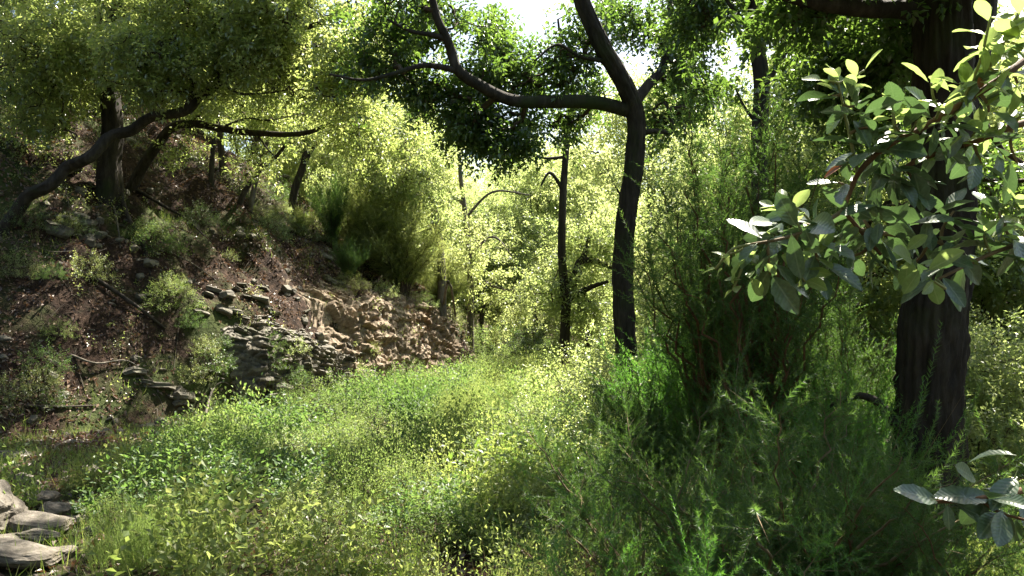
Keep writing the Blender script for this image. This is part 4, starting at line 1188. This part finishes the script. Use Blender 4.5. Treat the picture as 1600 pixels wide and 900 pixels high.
stone('pale stone at the bottom edge in the track centre', 598, 897, .16, ST[3], (.1, .2, .1), .25)
stone('small upright white stone below the bank litter', 240, 690, .22, ST[0], (.2, .1, .5), .3, (.6, .5, 1.2))
stone('pale flat slab lying in the grass at the left edge', 16, 720, .42, ST[4], (.1, .1, .1), .12, (1.3, 1, .8))
stone('grey stone in the shaded grass above the boulders', 145, 745, .26, ST[3], (.1, .3, .4), .15)
x, y = scatter(2600, -8, 1, 4.2, 20)
z = H(x, y)
k = in_view(x, y, z)
parts = []
base_v = np.array([v.co[:] for v in CHIP[0].vertices]); base_f = np.array([p_.vertices[:] for p_ in CHIP[0].polygons])
for c in np.stack([x, y, z], -1)[k][:900]:
    s = rng.uniform(.02, .075)
    R = np.array(Matrix.Rotation(rng.uniform(0, 6.28), 3, 'Z') @ Matrix.Rotation(rng.normal(0, .4), 3, 'X'))
    parts.append(((base_v * s * rng.uniform(.7, 1.3, 3)) @ R.T + c + np.array([0, 0, s * .1]), base_f))
tag(link('gravel', new_mesh('gravel', *merge(parts)), M['stone']), 'small broken stones scattered over the track', 'gravel', kind='stuff')

# broken slate lying over the bank
x, y = scatter(9000, -14, -.5, 8, 25)
bd = bankd(x, y)
z = H(x, y)
p3 = np.stack([x, y, z], -1)
k = in_view(x, y, z) & (bd > -1.2) & (fbm(p3 * .8 + 55, 3) > .05)
parts = []
bases = [(np.array([v.co[:] for v in m_.vertices]), np.array([p_.vertices[:] for p_ in m_.polygons])) for m_ in SLAB[:3] + CHIP[:2]]
for c in p3[k][:1100]:
    s = rng.uniform(.05, .22) * (1 if rng.random() < .85 else 1.7)
    R = np.array(Matrix.Rotation(rng.uniform(0, 6.28), 3, 'Z') @ Matrix.Rotation(rng.normal(0, .5), 3, 'X') @ Matrix.Rotation(rng.normal(0, .4), 3, 'Y'))
    bv_, bf_ = bases[int(rng.integers(5))]
    parts.append(((bv_ * s * rng.uniform(.7, 1.3, 3)) @ R.T + c, bf_))
tag(link('rubble', new_mesh('rubble', *merge(parts)), M['slate']), 'broken slate pieces strewn over the leafy bank', 'rubble', kind='stuff')
# dead branches
def branch(lab, pts, r0, r1, mat='bark_grey', lift=.03):
    w = []
    for px, py, up in pts:
        p, d = G(px, py)
        w.append([p[0], p[1], gz(p[0], p[1]) + up])
    w = np.array(w)
    b = w[0].copy()
    V, f = tube_tri(w - b, r0, r1, 7, .1, 5)
    o = link('dead_branch', new_mesh('dead_branch', V, f, True), M[mat], None, b)
    tag(o, lab, 'branch', 'fallen branches on the bank')
branch('bleached forked stick lying at the foot of the bank', [(318, 662, .0), (330, 640, .12), (345, 622, .1), (358, 608, .0)], .022, .008)
branch('pale stick hanging down the middle of the bank', [(178, 330, .02), (184, 370, .15), (188, 395, .02)], .018, .01)
branch('dark fallen branch across the shaded bank slope', [(90, 420, .02), (150, 450, .1), (215, 490, .08), (258, 520, .0)], .05, .02, 'bark_dark')
branch('curved grey root arching over the rubble face', [(690, 483, .02), (712, 505, .12), (730, 530, .1), (742, 552, .0)], .035, .012, 'bark_grey')
branch('long dark root running down the bank under the thickest trunk', [(190, 310, .03), (200, 350, .08), (225, 390, .05), (235, 430, .0)], .045, .015, 'bark_dark')
branch('crooked dark root below the forked bank trunk', [(215, 305, .03), (260, 335, .08), (290, 345, .04), (330, 380, .0)], .04, .012, 'bark_dark')
branch('grey twiggy branch over the litter near the slate slabs', [(110, 570, .02), (150, 590, .15), (200, 585, .12), (240, 600, .02)], .02, .006)
branch('dark branch lying in the litter at the foot of the bank', [(40, 640, .03), (90, 655, .05), (150, 640, .03)], .025, .01, 'bark_dark')
branch('thin stick lying along the leafy middle slope', [(250, 395, .02), (300, 420, .08), (350, 450, .0)], .016, .006)

# fine bright green tufts on the track
def tuft(h, n, seed):
    rs = np.random.default_rng(seed)
    a = rs.uniform(0, 6.28, n); r = np.sqrt(rs.random(n)) * .22
    b = np.stack([np.cos(a) * r, np.sin(a) * r, 0 * a - .02], -1)
    st = np.stack([np.cos(a) * r * .8, np.sin(a) * r * .8, np.ones(n)], -1) + rs.normal(0, .15, (n, 3))
    K = 34
    t = np.tile(np.linspace(.1, 1, K), n)
    hh = np.repeat(h * rs.uniform(.55, 1.05, n), K)
    pos = np.repeat(b, K, 0) + np.repeat(nrm(st), K, 0) * (t * hh)[:, None]
    V, Ft = blades(pos, np.repeat(nrm(st), K, 0) + rs.normal(0, .5, pos.shape), .045 * (1.15 - .6 * t), .0035)
    V2, F2 = blades(b, st, h, .004)
    Vm, Fm = merge([(V, Ft), (V2, F2)])
    return new_mesh('blades', Vm, Fm, False, rs.random(len(Fm)))
TUFT = [tuft(.42, 110, 41), tuft(.34, 90, 42)]
for k, (px, py, s, lab) in enumerate(((215, 862, 1.0, 'feathery bright green tuft beside the boulders'), (262, 850, 1.1, 'tallest feathery green tuft at the lower left of the track'), (185, 885, .8, 'small feathery tuft near the bottom edge by the boulders'),
                                      (300, 872, .85, 'feathery tuft next to the long pale stone'), (235, 893, .8, 'feathery tuft cut by the bottom edge'), (470, 640, 1.2, 'feathery tuft below the slate ledge'))):
    p, d = G(px, py)
    e = empty('grass_tuft', (p[0], p[1], gz(p[0], p[1])), lab, 'plant', 'feathery green tufts on the track')
    e.rotation_euler = (0, 0, k * 1.1)
    e.scale = (s, s, s)
    o = link('blades', TUFT[k % 2], M['weed'], e)
    o['kind'] = 'stuff'

# ------------------------------------------------------------------ leathery-leaved branch close to the camera
def big_leaf(seed, tooth=False):
    rs = np.random.default_rng(seed)
    n, curl, cup = 9, rs.uniform(.05, .3), rs.uniform(.15, .45)
    V, f = [], []
    tw = rs.normal(0, .25)
    for k in range(n + 1):
        t = k / n
        w = .5 * (max(math.sin(math.pi * t ** 1.12), 0) ** .66) * .45 + (.012 if k == 0 else 0)
        if tooth and 0 < k < n: w *= 1 + (.10 if k % 2 else -.04)
        if k == n: w = .03
        z = -curl * t * t
        a = tw * t
        for sx in (-1, -.5, 0, .5, 1):
            zz = z + cup * w * (abs(sx) ** 1.3) + rs.normal(0, .006)
            X_ = sx * w
            V.append((X_ * math.cos(a), .06 + t * .94, zz + X_ * math.sin(a)))
    for k in range(n):
        for j in range(4):
            A = k * 5 + j
            f.append((A, A + 1, A + 6, A + 5))
    # leaf stalk
    b = len(V)
    V += [(-.012, 0, 0), (.012, 0, 0), (.012, .09, .004), (-.012, .09, .004)]
    f.append((b, b + 1, b + 2, b + 3))
    me = new_mesh('leaf', np.array(V), np.array(f), True)
    return me
def shiny(name, c1, c2, rib, tcol, trans, gl, rough):
    m, nt, out = nodemat(name)
    tc = nt.nodes.new('ShaderNodeTexCoord')
    oi = nt.nodes.new('ShaderNodeObjectInfo')
    sep = nt.nodes.new('ShaderNodeSeparateXYZ')
    nt.links.new(tc.outputs['Object'], sep.inputs[0])
    c = ramp(nt, oi.outputs['Random'], [(0, c1), (1, c2)])
    ab = nt.nodes.new('ShaderNodeMath'); ab.operation = 'ABSOLUTE'
    nt.links.new(sep.outputs['X'], ab.inputs[0])
    f = ramp(nt, ab.outputs[0], [(.008, (1, 1, 1)), (.022, (0, 0, 0))])
    nz = nt.nodes.new('ShaderNodeTexNoise'); nz.inputs['Scale'].default_value = 9; nz.inputs['Detail'].default_value = 5
    nt.links.new(tc.outputs['Object'], nz.inputs['Vector'])
    f2 = ramp(nt, nz.outputs['Fac'], [(.3, (.62, .62, .62)), (.7, (1.25, 1.25, 1.25))])
    mu = nt.nodes.new('ShaderNodeMix'); mu.data_type = 'RGBA'; mu.blend_type = 'MULTIPLY'; mu.inputs[0].default_value = 1
    nt.links.new(c, mu.inputs[6]); nt.links.new(f2, mu.inputs[7])
    mx = nt.nodes.new('ShaderNodeMix'); mx.data_type = 'RGBA'
    nt.links.new(f, mx.inputs[0]); nt.links.new(mu.outputs[2], mx.inputs[6]); mx.inputs[7].default_value = (*rib, 1)
    p = nt.nodes.new('ShaderNodeBsdfPrincipled')
    p.inputs['Roughness'].default_value = rough
    p.inputs['Specular IOR Level'].default_value = gl
    sl_ = nt.nodes.new('ShaderNodeMath'); sl_.operation = 'MULTIPLY_ADD'      # side veins running out from the midrib
    nt.links.new(ab.outputs[0], sl_.inputs[0]); sl_.inputs[1].default_value = -.9; nt.links.new(sep.outputs['Y'], sl_.inputs[2])
    sn = nt.nodes.new('ShaderNodeMath'); sn.operation = 'MULTIPLY'; sn.inputs[1].default_value = 62
    nt.links.new(sl_.outputs[0], sn.inputs[0])
    si = nt.nodes.new('ShaderNodeMath'); si.operation = 'SINE'
    nt.links.new(sn.outputs[0], si.inputs[0])
    bv = nt.nodes.new('ShaderNodeBump'); bv.inputs['Strength'].default_value = .10; bv.inputs['Distance'].default_value = .01
    nt.links.new(si.outputs[0], bv.inputs['Height'])
    nt.links.new(bv.outputs[0], p.inputs['Normal'])
    nt.links.new(mx.outputs[2], p.inputs['Base Color'])
    t = nt.nodes.new('ShaderNodeBsdfTranslucent')
    t.inputs['Color'].default_value = (*tcol, 1)
    a = nt.nodes.new('ShaderNodeMixShader'); a.inputs[0].default_value = trans
    nt.links.new(p.outputs[0], a.inputs[1]); nt.links.new(t.outputs[0], a.inputs[2])
    nt.links.new(a.outputs[0], out.inputs['Surface'])
    return m
M['leaf_old'] = shiny('leathery_leaf', (.085, .13, .075), (.14, .185, .12), (.20, .24, .15), (.12, .22, .06), .22, .75, .33)
M['leaf_young'] = shiny('young_leaf', (.12, .19, .05), (.19, .25, .08), (.24, .28, .12), (.42, .55, .15), .42, .5, .42)
M['leaf_red'] = shiny('dry_red_leaf', (.20, .06, .025), (.26, .10, .03), (.2, .1, .05), (.3, .09, .02), .3, .4, .5)
OLD = [big_leaf(500 + k, k % 2 == 1) for k in range(5)]
YNG = [big_leaf(520 + k) for k in range(4)]
RED = [big_leaf(540)]
for l_, m_ in ((OLD, 'leaf_old'), (YNG, 'leaf_young'), (RED, 'leaf_red')):
    for q_ in l_: q_.materials.append(M[m_])

def leaf_obj(parent, base, pos, d, nrmv, length, meshes, name='leaf', wid=1.0):
    d = nrm(d)
    x_ = nrm(np.cross(d, nrmv))
    z_ = np.cross(x_, d)
    R = Matrix(((x_[0], d[0], z_[0]), (x_[1], d[1], z_[1]), (x_[2], d[2], z_[2])))
    o = link(name, meshes[int(rng.integers(len(meshes)))], None, parent)
    o.location = pos - base
    o.rotation_euler = R.to_euler()
    o.scale = (length * wid, length, length)
    return o

LSC = .74
def near_branch(name, label, stems, ros, base, trunk=None):
    root = empty(name, base, label, 'branch')
    nodes = []
    for k, (pts, r0, r1, mt) in enumerate(stems):
        w = px_line(pts) if not isinstance(pts, np.ndarray) else pts
        V, f = tube_tri(w - base, r0, r1, 8, .06, 7)
        link('stem', new_mesh('stem', V, f, True), M[mt], root)
        nodes.append(catmull(w, 8))
    nd = np.vstack(nodes)
    for (px, py, d, n, ln, kind, dirx, diry) in ros:
        tipc = P(px, py, d)
        j = int(np.argmin(np.linalg.norm(nd - tipc, axis=1)))
        a = nd[j]
        gap = np.linalg.norm(tipc - a)
        ax = np.array([dirx, rng.normal(0, .3), -diry])
        ax = nrm(ax) if np.linalg.norm(ax) > .1 else nrm(tipc - a + 1e-5)
        if gap > .012:
            mid = a * .5 + tipc * .5 + rng.normal(0, .08, 3) * gap
            V, f = tube_tri(np.array([a, mid, tipc]) - base, .0028 if kind == 'o' else .0022, .0016, 6, 0, 5)
            link('twig', new_mesh('twig', V, f, True), M['stem_pale' if kind == 'o' else 'stem_green'], root)
            if kind != 'r': ax = nrm(ax * .7 + .6 * (tipc - a) / gap)
        ref = np.array([0, 0, 1.0]) if abs(ax[2]) < .85 else np.array([1.0, 0, 0])
        u = nrm(np.cross(ax, ref)); v = np.cross(ax, u)
        n = n + 2 if n > 1 else n
        for q in range(n):
            an = q * 2.4 + rng.uniform(-.3, .3)
            back = (q / max(n - 1, 1))
            rad = math.cos(an) * u + math.sin(an) * v
            dd = nrm(rad * (.75 + .35 * back) + ax * (.75 - .75 * back) + np.array([0, 0, -.12 if kind == 'o' else .1]) + rng.normal(0, .15, 3))
            nv = nrm(np.array([0, -.35, 1.0]) + ax * .6 + rng.normal(0, .3, 3))
            leaf_obj(root, base, tipc - ax * .018 * q / 2 + rad * .002, dd, nv, ln * LSC * rng.uniform(.6, 1.15), {'o': OLD, 'y': YNG, 'r': RED}[kind], wid=rng.uniform(.85, 1.2))
    return root

D = 1.12
stems = [([(1760, 150, 1.35), (1680, 175, 1.25), (1600, 192, D), (1529, 219, D), (1485, 233, D), (1431, 252, D), (1395, 275, D)], .0062, .003, 'stem_red'),
         ([(1640, 60, 1.2), (1580, 110, D), (1522, 150, D), (1431, 206, D), (1401, 219, D), (1364, 246, D), (1340, 273, D), (1323, 313, D), (1319, 328, D), (1343, 359, D), (1376, 398, D)], .0055, .0026, 'stem_red'),
         ([(1319, 328, D), (1280, 352, D - .03), (1225, 372, D - .05), (1172, 382, D - .06)], .0032, .0018, 'stem_pale'),
         ([(1343, 359, D), (1421, 371, D), (1470, 380, D), (1514, 418, D)], .0034, .002, 'stem_pale'),
         ([(1660, 330, 1.2), (1600, 375, 1.1), (1540, 400, 1.08), (1464, 437, 1.06)], .0042, .002, 'stem_pale'),
         ([(1520, 150, D), (1560, 80, D - .02), (1592, 20, D - .03), (1600, -20, D)], .003, .0018, 'stem_green'),
         ([(1500, 165, D), (1530, 100, D - .02), (1548, 25, D - .03)], .0026, .0016, 'stem_green'),
         ([(1340, 270, D), (1325, 200, D + .02), (1310, 130, D + .03)], .0026, .0016, 'stem_green'),
         ([(1760, 150, 1.35), (1850, 160, 1.6), (1960, 250, 1.95), (2050, 420, 2.1)], .008, .012, 'stem_red')]
ros = [(1172, 382, D - .06, 7, .078, 'o', -.6, .2), (1204, 430, D - .05, 7, .08, 'o', -.3, .7), (1280, 428, D - .04, 7, .085, 'o', 0, .8), (1376, 398, D, 8, .08, 'o', .2, .6), (1464, 437, 1.06, 6, .085, 'o', -.5, .6),
       (1514, 418, D, 7, .078, 'o', .3, .5), (1340, 235, D, 5, .085, 'o', -.8, -.1), (1364, 200, D, 6, .085, 'o', -.4, -.6), (1395, 170, D, 5, .08, 'o', -.1, -.8), (1300, 150, D + .03, 5, .075, 'o', -.5, -.4), (1335, 165, D + .02, 4, .08, 'o', -.5, -.2),
       (1310, 285, D, 6, .075, 'o', -.8, .2), (1400, 280, D, 6, .08, 'o', .2, .6), (1440, 300, D, 6, .08, 'o', .3, .5), (1470, 235, D, 6, .08, 'o', .3, .3), (1535, 260, D, 6, .08, 'o', .5, .4), (1490, 330, D, 6, .078, 'o', .3, .3), (1560, 330, 1.1, 6, .08, 'o', .3, -.2),
       (1590, 380, 1.1, 6, .08, 'o', .3, .4), (1420, 350, D, 6, .075, 'o', .2, .3), (1260, 350, D, 6, .075, 'o', -.4, -.4), (1240, 390, D - .03, 5, .075, 'o', .1, .5), (1350, 330, D + .04, 6, .075, 'o', .3, .1), (1590, 130, D, 5, .08, 'o', .7, .3), (1545, 175, D, 5, .08, 'o', .6, .3), (1500, 190, D, 5, .078, 'o', .1, -.3),
       (1330, 400, D + .02, 6, .08, 'o', .1, .7), (1430, 410, D + .03, 6, .075, 'o', 0, .7), (1590, 255, D, 5, .08, 'o', .6, .2),
       (1145, 453, D - .06, 5, .045, 'y', -.7, .3), (1118, 420, D - .06, 4, .045, 'y', -.7, -.3), (1130, 400, D - .06, 4, .04, 'y', -.5, -.6), (1258, 440, D - .06, 5, .055, 'y', -.2, .5), (1303, 388, D - .06, 5, .055, 'y', .2, -.6), (1460, 440, 1.0, 6, .072, 'y', .2, .2), (1545, 25, D - .03, 6, .06, 'y', 0, -1),
       (1592, 18, D - .03, 6, .065, 'y', .2, -1), (1525, 75, D - .02, 5, .055, 'y', -.6, -.6), (1500, 130, D - .03, 6, .06, 'y', -.4, -.6), (1455, 130, D - .02, 6, .06, 'y', -.5, -.5), (1470, 165, D - .03, 6, .055, 'y', -.3, -.4), (1432, 190, D - .03, 6, .055, 'y', -.3, -.5),
       (1310, 118, D + .03, 6, .05, 'y', -.2, -.9), (1350, 110, D + .03, 5, .05, 'y', .3, -.9), (1285, 125, D + .03, 5, .05, 'y', -.5, -.7), (1395, 155, D, 4, .05, 'y', .1, -.9), (1560, 110, D - .03, 6, .06, 'y', .3, -.4), (1595, 180, D - .03, 5, .06, 'y', .5, .2), (1530, 200, D - .02, 5, .05, 'y', 0, -.5),
       (1590, 70, D - .02, 5, .06, 'y', .5, -.3), (1540, 355, 1.08, 5, .05, 'y', .3, -.6), (1600, 320, 1.08, 5, .05, 'y', .3, -.6), (1225, 315, D, 4, .045, 'y', -.3, -.8), (1210, 325, D, 3, .04, 'y', -.5, -.8),
       (1530, 120, D - .01, 1, .05, 'r', 0, .8), (1322, 255, D, 1, .05, 'r', -.5, .3)]
hb = P(2050, 420, 2.1)
near_branch('leafy_branch', 'leathery green leaves on a branch hanging close at the upper right', stems, ros, np.array([hb[0], hb[1], gz(hb[0], hb[1])]))
b0 = np.array([hb[0], hb[1], gz(hb[0], hb[1]) - .1])
V, f = tube_tri(np.array([b0, b0 * .5 + hb * .5 + np.array([.05, .02, 0]), hb]) - b0 - np.array([0, 0, .1]), .022, .012, 10, .08, 6)
bpy.context.view_layer.update()
br = [o for o in bpy.data.objects if o.name == 'leafy_branch'][0]
link('trunk', new_mesh('trunk', V, f, True), M['bark_oak'], br)
D2 = .98
lb = P(1900, 860, 1.7)
stems2 = [([(1460, 784, D2), (1500, 782, D2), (1560, 775, D2), (1620, 765, 1.05), (1720, 780, 1.25), (1900, 860, 1.7)], .0024, .006, 'stem_red'), ([(1530, 780, D2), (1560, 800, D2 - .02), (1600, 812, D2 - .03)], .002, .0016, 'stem_red')]
near = near_branch('leafy_branch', 'low twig with a few grey-green leathery leaves in the lower right corner', stems2, [(1590, 780, D2, 5, .075, 'o', -.2, .2), (1560, 800, D2 - .02, 4, .075, 'o', .1, .6), (1600, 815, D2 - .03, 4, .085, 'o', .6, .4)], np.array([lb[0], lb[1], gz(lb[0], lb[1])]))
bpos = np.array(near.location)
for (px, py, tx, ty, ln) in ((1470, 785, 1408, 762, .058), (1480, 787, 1485, 826, .045), (1475, 783, 1545, 770, .06), (1490, 786, 1556, 815, .07), (1540, 778, 1470, 770, .05), (1535, 785, 1548, 842, .05)):
    a, t = P(px, py, D2), P(tx, ty, D2 - .01)
    leaf_obj(near, bpos, a, t - a, nrm(np.array([.1, -.7, .9]) + rng.normal(0, .2, 3)), float(np.linalg.norm(t - a)) * 1.05, OLD[1::2], wid=.95)
b0 = np.array([lb[0], lb[1], gz(lb[0], lb[1]) - .1])
V, f = tube_tri(np.array([b0, b0 * .5 + lb * .5 + np.array([.03, .02, 0]), lb]) - bpos, .012, .006, 8, .08, 6)
link('trunk', new_mesh('trunk', V, f, True), M['bark_oak'], near)
# things that would share a label in view are told apart by their order from left to right
same = {}
for o in bpy.data.objects:
    if o.parent is None and 'label' in o and o.get('kind') != 'stuff' and o.get('group') != 'trees behind the viewpoint':
        same.setdefault(o['label'], []).append(o)
for lab, os_ in same.items():
    if len(os_) > 1:
        os_.sort(key=lambda o: o.location.x / max(o.location.y, .1))
        names = ['leftmost'] + (['middle'] if len(os_) == 3 else ['second', 'third', 'fourth', 'fifth'][:max(len(os_) - 2, 0)]) + ['rightmost']
        for o, w_ in zip(os_, names):
            o['label'] = w_ + ' ' + lab
